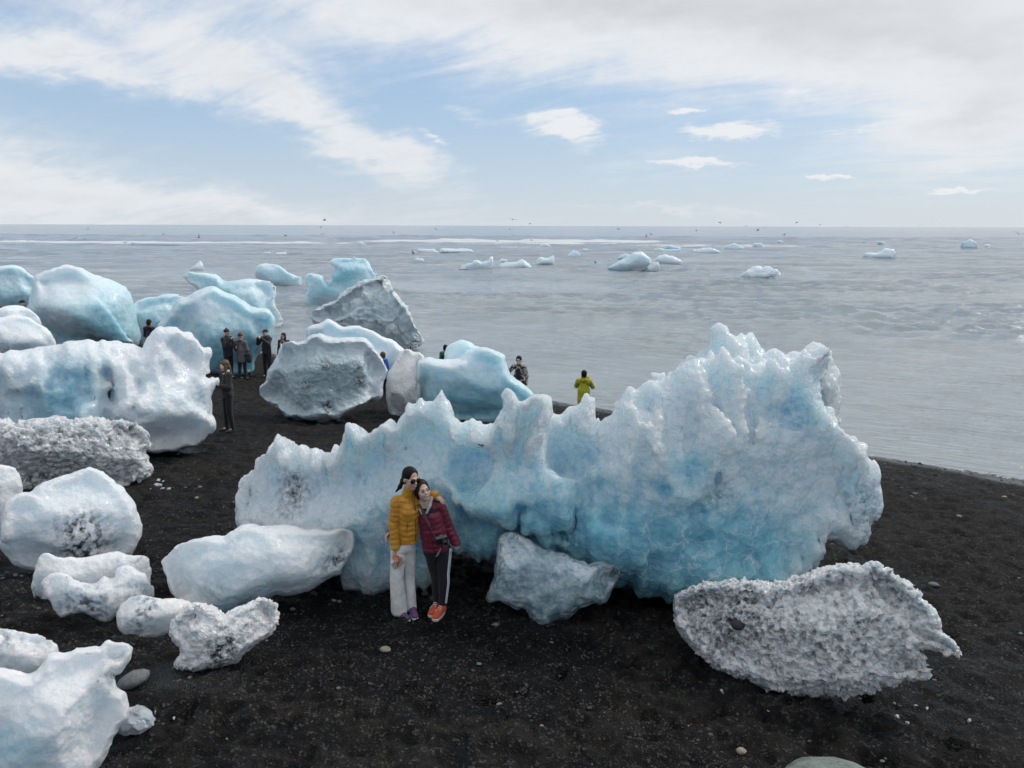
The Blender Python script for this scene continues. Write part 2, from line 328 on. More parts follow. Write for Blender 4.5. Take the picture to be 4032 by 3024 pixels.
def berg(name, label, layers, mat, px=2.4, lean=.5, relief=(.07, .45), style='smooth', amp=1., cell=12., sub=0, blues=(), base_blue=.15, dirt=0., dirts=(), sea=False,
         group=None, cat='ice block', seed=1, sink=.02, depth=None, shift=0., topwhite=.0, flat=False, dents=(), holes=(), frac=0., flute=0., bv=.25, jag=.25, cuts=13, cutd=.14):
    o0 = layers[0].o; cpx, cpy = o0.mean(0)
    dirn = ray(cpx, cpy); dirn /= np.linalg.norm(dirn)
    n = dirn; r = np.cross(n, [0, 0, 1.]); r /= np.linalg.norm(r); u = np.cross(r, n)
    tfun = sea_t if sea else ground_t
    # origin: where the lowest outline point meets the beach or the sea
    def solve(P, kx, ky, w0, Oo):
        out = []
        for q in P:
            d = ray(*q); den = d @ n - kx * (d @ r) - ky * (d @ u); c = (CAM - Oo) @ n - kx * ((CAM - Oo) @ r) - ky * ((CAM - Oo) @ u)
            t = (w0 - c) / den; X = CAM + d * t - Oo; out.append((X @ r, X @ u))
        return np.array(out)
    low = o0[np.argmax(o0[:, 1])]
    tt = depth if depth else tfun(*low)
    Oo = CAM + ray(cpx, cpy) * (tt * 1.0)
    ang = math.asin(-n[2])
    Ls = []; wmain = None; size = None
    for Lr in layers:
        e_ = Lr.scale(tt)
        if size is None: size = e_
        ky = -math.tan(ang) * lean if Lr.ky is None else Lr.ky
        if wmain is None or Lr.own:
            ws = []
            for q in Lr.o:
                if q[1] < np.percentile(Lr.o[:, 1], 45): continue
                t = depth if depth else tfun(*q)
                X = CAM + ray(*q) * t - Oo; ws.append(X @ n - Lr.kx * (X @ r) - ky * (X @ u))
            w0 = min(ws) + sink + Lr.dw
            if wmain is None: wmain = w0
        else: w0 = wmain + Lr.dw
        Ls.append((Lr, solve(Lr.o, Lr.kx, ky, w0, Oo), ky, w0))
    A = np.concatenate([q[1] for q in Ls]); lo = A.min(0); hi = A.max(0)
    tdep = np.linalg.norm(Oo - CAM); cell = cell * tdep / 757.0; relief = (relief[0] * size, relief[1] * size); vox = px * tdep / 757.0       # a voxel of about px render pixels
    wl = min(w0 + min(Lr.kx * P[:, 0].min(), Lr.kx * P[:, 0].max()) + min(ky * P[:, 1].min(), ky * P[:, 1].max()) - Lr.T for Lr, P, ky, w0 in Ls)
    wh = max(w0 + max(Lr.kx * P[:, 0].min(), Lr.kx * P[:, 0].max()) + max(ky * P[:, 1].min(), ky * P[:, 1].max()) + Lr.Tb for Lr, P, ky, w0 in Ls)
    pad = 4 * vox + relief[0] * .6
    ga = np.arange(lo[0] - pad, hi[0] + pad, vox, dtype=np.float32); gb = np.arange(lo[1] - pad, hi[1] + pad, vox, dtype=np.float32); gw = np.arange(wl - pad, wh + pad, vox, dtype=np.float32)
    GA, GB = np.meshgrid(ga, gb, indexing='ij')
    F = None; emax = np.full(GA.shape, -9., np.float32); wob = lattice((len(ga), len(gb), 1), max(3, .10 * tdep / 8 / vox), seed + 91)[:, :, 0] * .008 * tdep / 8 + (.35 - np.abs(lattice((len(ga), len(gb), 1), max(3, .06 * tdep / 8 / vox), seed + 92)[:, :, 0])) * .034 * jag * tdep / 8
    if flute: wob = wob + flute * ((.32 - np.abs(lattice((len(ga), len(gb), 1), (.11 / vox, .5 / vox, 3), seed + 93)[:, :, 0])) * .13 + (.3 - np.abs(lattice((len(ga), len(gb), 1), (.045 / vox, .22 / vox, 3), seed + 94)[:, :, 0])) * .05)
    for Lr, P, ky, w0 in Ls:
        e = poly_dist(GA, GB, P) + wob + 1.0 * vox
        emax = np.maximum(emax, e); t = np.clip(e / Lr.R, 0, 1); prof = (1 - (1 - t) ** 2) ** Lr.p
        hf = np.where(e > 0, Lr.T * prof, e); hb = np.where(e > 0, Lr.Tb * prof, e)
        wc = w0 + Lr.kx * GA + ky * GB
        D = gw[None, None, :] - wc[:, :, None]
        f = np.where(D < 0, -D - hf[:, :, None], D - hb[:, :, None])
        # keep off-plane distance comparable to in-plane
        F = f if F is None else smin(F, f, Lr.k)
    if relief[0]:
        sh = F.shape; relief = (relief[0] * np.clip(emax / (.16 * size), .12, 1)[:, :, None], relief[1])
        c1 = relief[1] / vox
        g = lattice(sh, max(c1, 2), seed) + .5 * lattice(sh, max(c1 * .48, 2), seed + 1)
        rd = np.abs(lattice(sh, max(c1 * .8, 2), seed + 2)); rd2 = np.abs(lattice(sh, max(c1 * .37, 2), seed + 6)); F = F + relief[0] * (.40 * g + .75 * (rd - .35) + .32 * (rd2 - .35))
        if relief[1] / vox > 6: F = F + relief[0] * .3 * lattice(sh, max(c1 * .25, 2), seed + 3)
    if flute:                       # upright flutes and blades melted into the face
        F = F + flute * (.26 * (np.abs(lattice(F.shape, (.17 / vox, .75 / vox, .30 / vox), seed + 95)) - .32) + .11 * (np.abs(lattice(F.shape, (.08 / vox, .30 / vox, .14 / vox), seed + 96)) - .32)) * (np.clip(emax / (.08 * size), .25, 1) * (.40 + .75 * sstep(GB, lo[1] + .25 * (hi[1] - lo[1]), lo[1] + .6 * (hi[1] - lo[1]))))[:, :, None]
    if cuts:                        # broad flat faces where pieces broke away
        rc = np.random.default_rng(seed + 500); I = np.argwhere(F[::3, ::3, ::3] < 0) * 3; X3 = np.stack([ga[I[:, 0]], gb[I[:, 1]], gw[I[:, 2]]], 1)
        for i in range(cuts):
            th = rc.uniform(-math.pi, math.pi); el = rc.uniform(.25, 1.05); v = np.array([math.cos(th) * math.sin(el), math.sin(th) * math.sin(el), -math.cos(el)])
            off = np.percentile(X3 @ v, 99.3) - size * cutd * rc.uniform(.25, 1.0)
            pl_ = (v[0] * GA + v[1] * GB)[:, :, None] + (v[2] * gw)[None, None, :] - off
            pl_ = pl_ - (size * .22 * (1 - np.clip(emax / (.17 * size), 0, 1)) ** 2)[:, :, None]       # leaves the outline alone
            F = -smin(-F, -pl_, .005 * size)
    for hx, hy, hr in holes:        # melt holes right through
        c = solve(np.array([(hx, hy)]), layers[0].kx, Ls[0][2], Ls[0][3], Oo)[0]; rr = hr / FPX * tdep
        q = rr - np.sqrt((GA - c[0]) ** 2 + (GB - c[1]) ** 2); F = np.maximum(F, q[:, :, None])
    if dents: dn = lattice(F.shape, max(3, .05 * size / vox), seed + 71)
    for hx, hy, hr, dp in dents:    # melted hollows
        c = solve(np.array([(hx, hy)]), layers[0].kx, Ls[0][2], Ls[0][3], Oo)[0]; rr = hr / FPX * tdep
        ia, ib = int((c[0] - ga[0]) / vox), int((c[1] - gb[0]) / vox); col = F[ia, ib] < 0
        if not col.any(): continue
        wv = gw[int(np.argmax(col))]
        q = np.sqrt((GA - c[0])[:, :, None] ** 2 + (GB - c[1])[:, :, None] ** 2 + ((gw - wv + rr * (1 - dp))[None, None, :]) ** 2) - rr * (1 + .22 * dn)
        F = -smin(-F, q, .05 * rr + .008)
    F[0] = F[-1] = 1; F[:, 0] = F[:, -1] = 1; F[:, :, 0] = F[:, :, -1] = 1
    V, Q = surface_nets(F)
    V = np.stack([ga[0] + V[:, 0] * vox, gb[0] + V[:, 1] * vox, gw[0] + V[:, 2] * vox], 1)
    V = relax(V, Q, 1, .3)
    for _ in range(sub): V, Q = subdiv(V, Q); V = relax(V, Q, 1, .5)
    world = V[:, :1] * r + V[:, 1:2] * u + V[:, 2:] * n + Oo
    # leave out the part sunk deep below the beach, to save faces
    dz = world[:, 2] - (0 if sea else gz(world[:, 0], world[:, 1]))
    keepq = (dz[Q] > -.25).any(1); Q = Q[keepq]; used = np.unique(Q); mp = np.full(len(V), -1); mp[used] = np.arange(len(used)); Q = mp[Q]; V = V[used]; world = world[used]; dz = dz[used]
    N = vnormals(world, Q)
    s = vox; pl = world + seed * 13.1
    thin = np.clip(emax[np.clip(((V[:, 0] - ga[0]) / vox).astype(int), 0, len(ga) - 1), np.clip(((V[:, 1] - gb[0]) / vox).astype(int), 0, len(gb) - 1)] / (.10 * size), .2, 1)      # go easy on thin crests
    for cs, am in ((.30 * size, frac), (.13 * size, frac * .8)):      # broken planes
        if am:
            f1, f2, idn, off = worley((pl + .12 * cs * np.stack([vnoise(pl / cs * 2.1, 5), vnoise(pl / cs * 2.1, 6), vnoise(pl / cs * 2.1, 7)], 1)) / cs, seed + 60); rv = np.stack([np.sin(idn * 91), np.cos(idn * 57), np.sin(idn * 133 + 1)], 1)
            world = world + N * (thin * am * cs * ((off * rv).sum(1) + .25 * (idn - .5)))[:, None]
    if frac: N = vnormals(world, Q)
    if style == 'scallop':
        f1, f2, idn, off = worley(pl / cell, seed); g1 = fbm(pl / (cell * .5), 3, seed)
        msk = sstep(vnoise(pl / (cell * 4.5), seed + 5), -.35, .35)
        f1b, f2b, idb, ob = worley(pl / (cell * .42), seed + 3)
        d = amp * cell * (.30 * (f1 ** 2 - .3) * (.1 + msk) + .20 * (f1b ** 2 - .3) * (1.1 - msk) + .08 * g1)
    elif style == 'crystal':
        f1, f2, idn, off = worley(pl / cell, seed); rv = np.stack([np.sin(idn * 91), np.cos(idn * 57), np.sin(idn * 133 + 1)], 1)
        f1b, f2b, idb, ob = worley(pl / (cell * .5), seed + 3); rb = np.stack([np.sin(idb * 91), np.cos(idb * 57), np.sin(idb * 133 + 1)], 1)
        d = amp * cell * (.75 * (idn - .5) + .45 * (off * rv).sum(1) + .35 * (idb - .5) + .2 * (ob * rb).sum(1) - .2 * f1) * (.35 + .95 * sstep(fbm(pl / (cell * 7), 2, seed + 33), -.4, .45))
    elif style == 'rough':
        f1, f2, idn, off = worley(pl / cell, seed); d = amp * cell * (.35 * fbm(pl / cell, 4, seed, ridged=True, gain=.6) + .12 * (idn - .5) + .15 * f1 ** 2)
    else:
        d = amp * cell * (.22 * fbm(pl / cell, 4, seed, gain=.5) + .10 * fbm(pl / (cell * .35), 3, seed + 9, ridged=True))
    world = world + N * (d * (1 if style == 'crystal' else thin ** .5))[:, None]
    # colour traits: bubbly white crust against clear blue ice, grit
    big = fbm(pl / .9 / max(tdep / 9, .6), 3, seed + 40)
    blue = base_blue + bv * big
    for bx, by, br, ba in blues:
        c = solve(np.array([(bx, by)]), layers[0].kx, Ls[0][2], Ls[0][3], Oo)[0]; rr = br / FPX * tdep
        dd = np.sqrt((V[:, 0] - c[0]) ** 2 + ((V[:, 1] - c[1]) * 1.25) ** 2) / rr
        blue = blue + ba * np.exp(-(dd + .35 * big) ** 2 * 1.2) * (1 if ba < 0 else 1)
    if style == 'crystal': blue = blue + .75 * (idn - .5) + .5 * (idb - .5)
    if topwhite: blue = blue - topwhite * sstep(N[:, 2], .25, .85)
    dv = np.full(len(V), dirt, np.float32)
    for bx, by, br, ba in dirts:
        c = solve(np.array([(bx, by)]), layers[0].kx, Ls[0][2], Ls[0][3], Oo)[0]; rr = br / FPX * tdep
        dv = dv + ba * np.exp(-(((V[:, 0] - c[0]) ** 2 + (V[:, 1] - c[1]) ** 2) / rr ** 2 + .5 * np.abs(big)) * 1.2)
    # origin at the foot of the block
    base = np.array([world[:, 0].mean(), world[:, 1].mean(), 0.]); base[2] = 0 if sea else gz(base[0], base[1])
    me = mesh_np(name, world - base, Q, mat, not flat, {'blue': np.clip(blue, 0, 1.2), 'dirt': dv})
    o = obj(name, me, None, base); tag(o, label, cat, group); return o
# ------------------------------------------------------------------ beach
def fan(az0, az1, rows, ncol):    # sheet of quads spreading from below the camera
    a = np.linspace(az0, az1, ncol); r = np.asarray(rows)
    X = np.sin(a)[None, :] * r[:, None] / np.cos(np.clip(a, -1.2, 1.2))[None, :]; Y = np.repeat(r[:, None], ncol, 1)
    nr = len(r); i = np.arange(nr - 1)[:, None] * ncol + np.arange(ncol - 1)[None, :]
    Q = np.stack([i, i + 1, i + ncol + 1, i + ncol], -1).reshape(-1, 4)
    return X.ravel(), Y.ravel(), Q
def sand_h(X, Y):
    P = np.stack([X, Y, X * 0], 1)
    d = np.hypot(X, Y)
    h = .06 * fbm(P / 1.6, 3, 3) + .075 * fbm(P * [1.25, 1.9, 1] / .45, 3, 5) 
    f1, f2, idn, off = worley(P * [1.1, 1.5, 1] / .34, 8)
    churn = sstep(vnoise(P / 1.7, 21), -.35, .25)
    h += churn * (.20 * (np.minimum(f1, .55) - .3)) + .022 * fbm(P / .11, 2, 9) * (.4 + churn)
    h += .014 * fbm(P / .05, 2, 11) * sstep(d, 14, 8)
    sh = NS[0] * X + NS[1] * Y
    h *= 1 - .75 * sstep(sh, 19, 21.4)
    return h, churn
def sand_mat():
    m = bpy.data.materials.new('black_sand'); m.use_nodes = True; T = NT(m.node_tree); b = T.n['Principled BSDF']
    co = T.new('ShaderNodeTexCoord').outputs['Object']
    dry = T.attr('dry'); n1 = T.noise(co, 1.1, 6, .62); n2 = T.noise(co, 9, 6, .7); n3 = T.noise(co, 90, 3, .7); v = T.vor(co, 55, out='Color'); vd = T.vor(co, 55); v2 = T.vor(co, 17, out='Color')
    k = T.m('ADD', T.m('ADD', T.m('MULTIPLY', dry, .55), T.m('MULTIPLY', T.m('SUBTRACT', n1, .5), 1.4)), T.m('ADD', T.m('MULTIPLY', T.m('SUBTRACT', n2, .5), 1.2), T.m('MULTIPLY', T.m('SUBTRACT', T.noise(co, 3.4, 5, .65, .6), .5), 1.6)))
    c = T.mixc(T.ramp(k, .18, .62), (.0022, .0024, .0028, 1), (.019, .0175, .016, 1))  # dry and dark sand tones; raised contrast paints lump shade into the colour
    c = T.mixc(T.m('MULTIPLY', T.ramp(T.sep(v)[0], .72, 1.0), T.ramp(n2, .42, .62)), c, (.085, .083, .08, 1))
    T.l.new(c, b.inputs['Base Color'])
    wet = T.m('MULTIPLY', T.attr('wet'), T.ramp(T.m('ADD', n1, T.m('MULTIPLY', n2, .5)), .45, .85, .4, 1.0)); c = T.mixc(T.m('MULTIPLY', wet, .75), c, (.003, .0034, .0042, 1)); T.l.new(c, b.inputs['Base Color'])
    T.l.new(T.mixf(wet, T.ramp(k, -.1, .6, .55, .95), .30), b.inputs['Roughness'])
    T.l.new(T.mixf(wet, .15, .45), b.inputs['Specular IOR Level'])
    h = T.m('ADD', T.m('ADD', T.m('MULTIPLY', n2, 1.5), T.m('MULTIPLY', n3, .5)), T.m('MULTIPLY', vd, .7))
    T.l.new(T.bump(h, .7, .03), b.inputs['Normal'])
    return m
def stamp_prints(X, Y, Z):        # trails of trodden footprints
    r = np.random.default_rng(31); Z = Z.copy()
    for _ in range(64):
        d = ray(r.uniform(-100, 4100), r.uniform(1900, 3050) if r.random() < .75 else r.uniform(1550, 1900)); t = (CZ - 2.48) / (-d[2] - .115 * (NS[0] * d[0] + NS[1] * d[1])); p = (CAM + d * t)[:2]; a = r.uniform(0, 6.28)
        near = np.flatnonzero((np.abs(X - p[0]) < 4) & (np.abs(Y - p[1]) < 4)); x, y = X[near], Y[near]
        for i in range(r.integers(4, 9)):
            a += r.normal(0, .15); p = p + .62 * np.array([math.cos(a), math.sin(a)]) + r.normal(0, .04, 2); sd = .09 * (1 if i % 2 else -1); c = p + sd * np.array([-math.sin(a), math.cos(a)])
            u = (x - c[0]) * math.cos(a) + (y - c[1]) * math.sin(a); v = -(x - c[0]) * math.sin(a) + (y - c[1]) * math.cos(a); q = (u / .16) ** 2 + (v / (.062 + .012 * np.sign(u))) ** 2
            Z[near] += -.045 * np.exp(-q ** 1.6) + .020 * np.exp(-((np.sqrt(q) - 1.45) / .30) ** 2)
    return Z
def build_beach():
    rows = np.concatenate([np.linspace(-30, 3.0, 12)[:-1], np.geomspace(3.0, 48, 560), np.geomspace(48, 120, 6)[1:]])
    fr = np.geomspace(3.2, 48, 520)
    X, Y, Q = fan(-.66, .66, fr, 540)
    Z, churn = sand_h(X, Y); 
    Z = stamp_prints(X, Y, Z); z = gz(X, Y) + Z
    sh = NS[0] * X + NS[1] * Y; z = np.where(sh > 22.2, z - .25 * (sh - 22.2), z); z = np.maximum(z, -4)
    dry = .25 + .55 * churn + .45 * sstep(np.hypot(X, Y), 8, 15) - .25 * sstep(sh, 19, 21)
    me = mesh_np('beach', np.stack([X, Y, z], 1), Q, MSAND, True, {'dry': dry})
    tag(obj('ground', me), 'black volcanic sand beach sloping down to the sea', None, None, 'structure')
    # the beach beyond the frame on either side and behind
    x = np.concatenate([np.linspace(-160, 160, 161)]); y = np.linspace(-60, 140, 101); GX, GY = np.meshgrid(x, y, indexing='ij')
    zz = gz(GX, GY) - .12; s2 = NS[0] * GX + NS[1] * GY; zz = np.where(s2 > 22.2, zz - .25 * (s2 - 22.2), zz); zz = np.clip(zz, -5, 6)
    i = np.arange(160)[:, None] * 101 + np.arange(100)[None, :]; Qg = np.stack([i, i + 101, i + 102, i + 1], -1).reshape(-1, 4)
    me = mesh_np('beach_outer', np.stack([GX.ravel(), GY.ravel(), zz.ravel()], 1), Qg, MSAND, True, {'dry': np.full(GX.size, .4)})
    tag(obj('terrain', me), 'black sand shore going on beyond the near beach', None, None, 'structure')
MSAND = sand_mat()
build_beach()
# ------------------------------------------------------------------ sea
def sea_mat():
    m = bpy.data.materials.new('sea_water'); m.use_nodes = True; T = NT(m.node_tree); b = T.n['Principled BSDF']
    co = T.new('ShaderNodeTexCoord').outputs['Object']; x, y, z = T.sep(co); foam = T.attr('foam')
    d = T.m('SQRT', T.m('ADD', T.m('MULTIPLY', x, x), T.m('MULTIPLY', y, y)))
    sA = T.m('ADD', T.m('MULTIPLY', x, .45), T.m('MULTIPLY', y, .89)); sB = T.m('SUBTRACT', T.m('MULTIPLY', x, .89), T.m('MULTIPLY', y, .45)); P1 = T.comb(T.m('MULTIPLY', sB, .30), T.m('MULTIPLY', sA, 1.7), 0.0); P2 = T.comb(T.m('MULTIPLY', sB, .12), T.m('MULTIPLY', sA, .8), 4.0); murk = T.noise(co, .03, 4, .6)
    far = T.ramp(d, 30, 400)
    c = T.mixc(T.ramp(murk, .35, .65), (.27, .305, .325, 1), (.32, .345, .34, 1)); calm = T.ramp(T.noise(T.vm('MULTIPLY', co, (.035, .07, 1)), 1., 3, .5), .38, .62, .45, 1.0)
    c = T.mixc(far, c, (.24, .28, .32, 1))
    fn = T.noise(T.vm('MULTIPLY', co, (.5, 1.4, 1)), 2.2, 6, .7); fm = T.ramp(T.m('ADD', foam, T.m('MULTIPLY', T.m('SUBTRACT', fn, .5), 1.1)), .42, .72)
    c = T.mixc(T.m('MULTIPLY', fm, .9), c, (.72, .74, .75, 1)); T.l.new(c, b.inputs['Base Color'])
    T.l.new(T.m('ADD', T.ramp(d, 20, 300, .06, .16), T.m('MULTIPLY', fm, .5)), b.inputs['Roughness']); b.inputs['IOR'].default_value = 1.33
    h1 = T.noise(P1, 2.6, 4, .62, .5); h2 = T.noise(P2, .9, 5, .62, .4); h3 = T.noise(T.vm('MULTIPLY', co, (.1, .35, 1)), .25, 6, .65)
    nrm = T.bump(h1, calm, .18); nrm = T.bump(h2, T.m('MULTIPLY', calm, .6), .35, nrm); nrm = T.bump(h3, T.m('MULTIPLY', calm, .55), 1.3, nrm)
    T.l.new(nrm, b.inputs['Normal'])
    return m
MSEA = sea_mat()
def build_sea():
    rows = np.concatenate([np.geomspace(13, 460, 600), np.geomspace(460, 40000, 40)[1:]])
    X, Y, Q = fan(-.95, .95, rows, 330)
    P = np.stack([X, Y, X * 0], 1); d = Y; z = np.zeros_like(X); r = np.random.default_rng(4)
    dr = d * .0056
    def band(lam, amp, n, spread, seed, dirc):
        rr = np.random.default_rng(seed); s = 0
        fade = sstep(lam / dr, 2.2, 5)
        for i in range(n):
            a = dirc + rr.normal(0, spread); l = lam * rr.uniform(.7, 1.4); k = 2 * math.pi / l
            ph = k * (X * math.cos(a) + Y * math.sin(a)) + rr.uniform(0, 6.28); c = np.sin(ph); s = s + c * .6 - .4 * np.abs(np.sin(ph / 2 + 1)) 
        return amp * fade * s / n ** .5
    gust = .6 + .5 * fbm(P / [14, 7, 1], 2, 31)
    near = sstep(NS[0] * X + NS[1] * Y, 21.3, 27)
    calmv = .25 + .75 * sstep(fbm(P / [26, 13, 1], 2, 93), -.25, .3); gust = gust * calmv; chopf = 1.
    z += band(.55, .030, 5, .40, 1, 1.1) * gust; z += band(1.3, .050, 5, .35, 2, 1.15) * gust; z += band(3.6, .05, 5, .35, 3, 1.35) * near
    chop = sstep(fbm(P / [30, 16, 1], 2, 77) + .35 * np.exp(-((d - 62) / 45) ** 2), .0, .45)
    z += chop * near * (.20 * fbm(P / [2.2, 1.1, 1], 3, 40, ridged=True) * sstep(2.0 / dr, 1.5, 4) + .30 * fbm(P / [7, 2.4, 1], 3, 41, ridged=True))
    z += sstep(d, 55, 120) * .32 * fbm(P / [16, 4, 1], 3, 42, ridged=True)
    foam = np.zeros_like(X)
    foam += .38 * sstep(fbm(P / [9, 2.2, 1], 4, 50, ridged=True) * .7 + chop * .35 * sstep(d, 45, 90), .45, .95) * sstep(d, 40, 110)
    # rows of surf breaking out at the bar
    def surf(yc, x0, x1, hgt, wid, sd, slope=0., brk=1.):
        c = yc + slope * X + 5 * fbm(np.stack([X / 30, X * 0, X * 0], 1), 3, sd); e = (d - c) / wid
        m = sstep(X, x0 - 25, x0 + 25) * sstep(-X, -x1 - 25, -x1 + 25)
        lump = .55 + .6 * fbm(np.stack([X / 9, d / 20, X * 0], 1), 3, sd + 1)
        return m * hgt * np.exp(-e ** 2) * np.where(e > 0, 1, 1) * lump, m * brk * (np.exp(-((e + .9) / 1.4) ** 2) * 1.2 + .55 * np.exp(-((e + 3.4) / 2.6) ** 2)) * (.5 + lump)
    for a in ((263, -230, -50, .55, 4.5, 60, -.02, .75), (330, -105, -40, 1.5, 6, 61, 0, .15), (300, -52, 60, 1.2, 5, 62, .0, .9), (268, -30, 40, .8, 4, 63, .0, .55), (240, 10, 110, .6, 4, 64, 0, .35),
              (350, 40, 220, 1.0, 6, 65, 0, .25), (215, -20, 60, .5, 4, 66, .05, .3), (300, 110, 260, .9, 5, 67, 0, .22), (420, -300, 300, .9, 8, 68, 0, .06), (170, 0, 60, .35, 3, 69, .06, .25), (150, 40, 110, .35, 3, 70, -.03, .2)):
        hh, ff = surf(*a); z += hh; foam = np.maximum(foam, ff)
    # thin swash where the water meets the sand
    s = NS[0] * X + NS[1] * Y; foam = np.maximum(foam, .62 * np.exp(-((s - 21.66 - .30 * fbm(P / .9, 3, 81) - .35 * fbm(P / 4, 2, 83)) / .12) ** 2))
    z = np.where(d > 460, 0, z)
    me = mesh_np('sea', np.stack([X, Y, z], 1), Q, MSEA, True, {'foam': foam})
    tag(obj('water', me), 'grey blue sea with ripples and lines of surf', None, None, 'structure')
build_sea()
# ------------------------------------------------------------------ icebergs on the beach
ICE_BIG = ice_mat('ice_sugary', crack=3.2, lowvar=.4, white=(.87, .905, .93), rough=.20, grain=34, bump=1.0, sss=.75, sscale=.55, var=.7, fleck=.25, coat=.5)
ICE_SM = ice_mat('ice_smooth', crack=2.2, lowvar=.18, var=.3, white=(.86, .885, .91), rough=.30, bump=.60, grain=30, sss=.8, sscale=.4)
ICE_FAR = ice_mat('ice_far', white=(.84, .88, .905), mid=(.60, .78, .83), deep=(.28, .54, .62), rough=.4, bump=.3, grain=10, sss=1., sscale=.6)
ICE_GRAIN = ice_mat('ice_grainy', white=(.88, .88, .875), mid=(.60, .615, .62), deep=(.34, .37, .38), rough=.12, grain=48, bump=.8, sss=.8, sscale=.10, var=.7, coat=.8)
ICE_GREY = ice_mat('ice_grey', white=(.83, .86, .88), mid=(.58, .665, .695), deep=(.40, .49, .52), rough=.25, grain=14, bump=.5, var=.25, sss=.5)
ICE_CLEAR = ice_mat('ice_clear', fleck=.4, var=.7, white=(.76, .82, .86), mid=(.62, .82, .89), deep=(.50, .80, .90), rough=.08, grain=24, bump=1.0, sss=.8, clear=.6, sscale=.2, coat=1.0)
def far_ice(): pass
a_all = O('a', [130, 1185, 118, 1110, 150, 1000, 150, 860, 160, 740, 190, 660, 290, 590, 400, 450, 500, 320, 560, 240, 585, 222, 615, 270, 640, 320, 720, 350, 750, 332, 800, 350, 840, 420, 885, 460, 935, 385, 970, 395, 985, 430, 1080, 425,
                1130, 390, 1195, 325, 1210, 250, 1260, 150, 1320, 100, 1405, 78, 1440, 130, 1500, 160, 1610, 140, 1700, 90, 1790, 30],
          '3', [1090, 205, 1180, 140, 1210, 145, 1265, 110, 1300, 98, 1330, 120, 1365, 185, 1390, 215, 1440, 215, 1450, 235, 1480, 265, 1545, 275, 1610, 285, 1700, 260],
          'b', [760, 470, 900, 520, 1100, 540, 1250, 520, 1280, 525, 1300, 460, 1320, 400, 1400, 390, 1480, 355, 1580, 280, 1650, 215, 1700, 185, 1750, 195, 1755, 290, 1780, 370, 1795, 440, 1830, 480, 1850, 455, 1870, 465, 1890, 410, 1975, 370, 2010, 310, 2010, 250, 2080, 210, 2160, 130],
          '4', [610, 405, 635, 385, 700, 400, 780, 360, 850, 290, 960, 245, 1080, 250, 1190, 255, 1230, 290, 1330, 330, 1440, 290, 1560, 230, 1655, 190, 1660, 300, 1640, 420, 1680, 520, 1750, 575, 1780, 620, 1830, 680, 1880, 760, 1920, 830, 1950, 900, 1975, 1000, 1982, 1080, 1970, 1110, 1930, 1140,
                1915, 1180, 1922, 1235, 1880, 1250, 1820, 1285, 1750, 1275, 1700, 1245, 1640, 1280, 1610, 1330, 1600, 1380, 1570, 1420, 1570, 1470, 1400, 1530, 1200, 1560, 900, 1590, 820, 1600, 700, 1570, 560, 1535, 480, 1515],
          'c', [700, 560, 340, 420, 180, 420, 130, 390, 95, 352, 60, 370, 0, 362], '3', [1390, 1050, 1300, 1130, 1265, 1240, 1180, 1290, 1000, 1325, 870, 1335, 820, 1290, 740, 1270, 690, 1190, 600, 1150, 400, 1080, 200, 1000, 100, 960])
a_left = O('a', [130, 1185, 118, 1110, 150, 1000, 150, 860, 160, 740, 190, 660, 290, 590, 400, 450, 500, 320, 560, 240, 585, 222, 615, 270, 640, 320, 720, 350, 750, 332, 800, 350, 840, 420, 885, 460, 935, 385, 970, 395, 985, 430, 1080, 425, 1130, 390, 1195, 325, 1350, 420, 1500, 700, 1560, 1000, 1500, 1300, 1200, 1500, 800, 1450, 300, 1350])
a_tower = O('b', [750, 470, 790, 420, 820, 330, 840, 270, 825, 180, 850, 130, 920, 115, 960, 150, 990, 190, 1060, 210, 1200, 205, 1220, 240, 1250, 400, 1255, 620, 1270, 780, 1340, 870, 1420, 900, 1500, 1000, 1600, 1300, 1500, 1560, 1200, 1620, 700, 1500, 400, 1400, 250, 1300, 165, 1100, 330, 930, 460, 860, 600, 730, 690, 580])
a_slope = O('3', [700, 380, 760, 285, 800, 285, 860, 325, 950, 310, 1040, 250, 1100, 340, 1180, 400, 1280, 540, 1340, 600, 1260, 660, 1250, 800, 1200, 900, 1000, 930, 800, 920, 640, 860, 560, 760, 560, 600, 620, 480])
a_dome = O('4', [290, 830, 340, 760, 440, 650, 480, 520, 560, 425, 640, 400, 760, 420, 850, 330, 980, 250, 1190, 255, 1330, 330, 1440, 300, 1560, 240, 1650, 200, 1640, 340, 1600, 480, 1700, 620, 1780, 780, 1830, 900, 1810, 1000, 1870, 1130, 1780, 1180, 1680, 1200, 1600, 1330, 1560, 1460, 1350, 1520, 1100, 1540, 850, 1580, 700, 1540, 480, 1480, 330, 1380, 200, 1250, 250, 1050, 200, 900])
a_fin = O('4', [760, 400, 780, 340, 865, 260, 960, 200, 985, 100, 990, 45, 1060, 50, 1130, 62, 1190, 85, 1230, 115, 1250, 140, 1265, 190, 1320, 185, 1380, 205, 1425, 240, 1500, 205, 1600, 165, 1655, 190, 1680, 270, 1710, 330, 1725, 460, 1722, 600, 1600, 800, 1200, 700, 900, 600])
a_hook = O('4', [600, 430, 665, 400, 688, 350, 670, 322, 682, 290, 715, 288, 742, 318, 765, 400, 760, 500, 660, 520])
a_foot = O('3', [700, 960, 780, 900, 1000, 980, 1200, 1000, 1300, 1090, 1265, 1240, 1180, 1290, 1000, 1325, 870, 1335, 820, 1290, 740, 1270, 690, 1190])
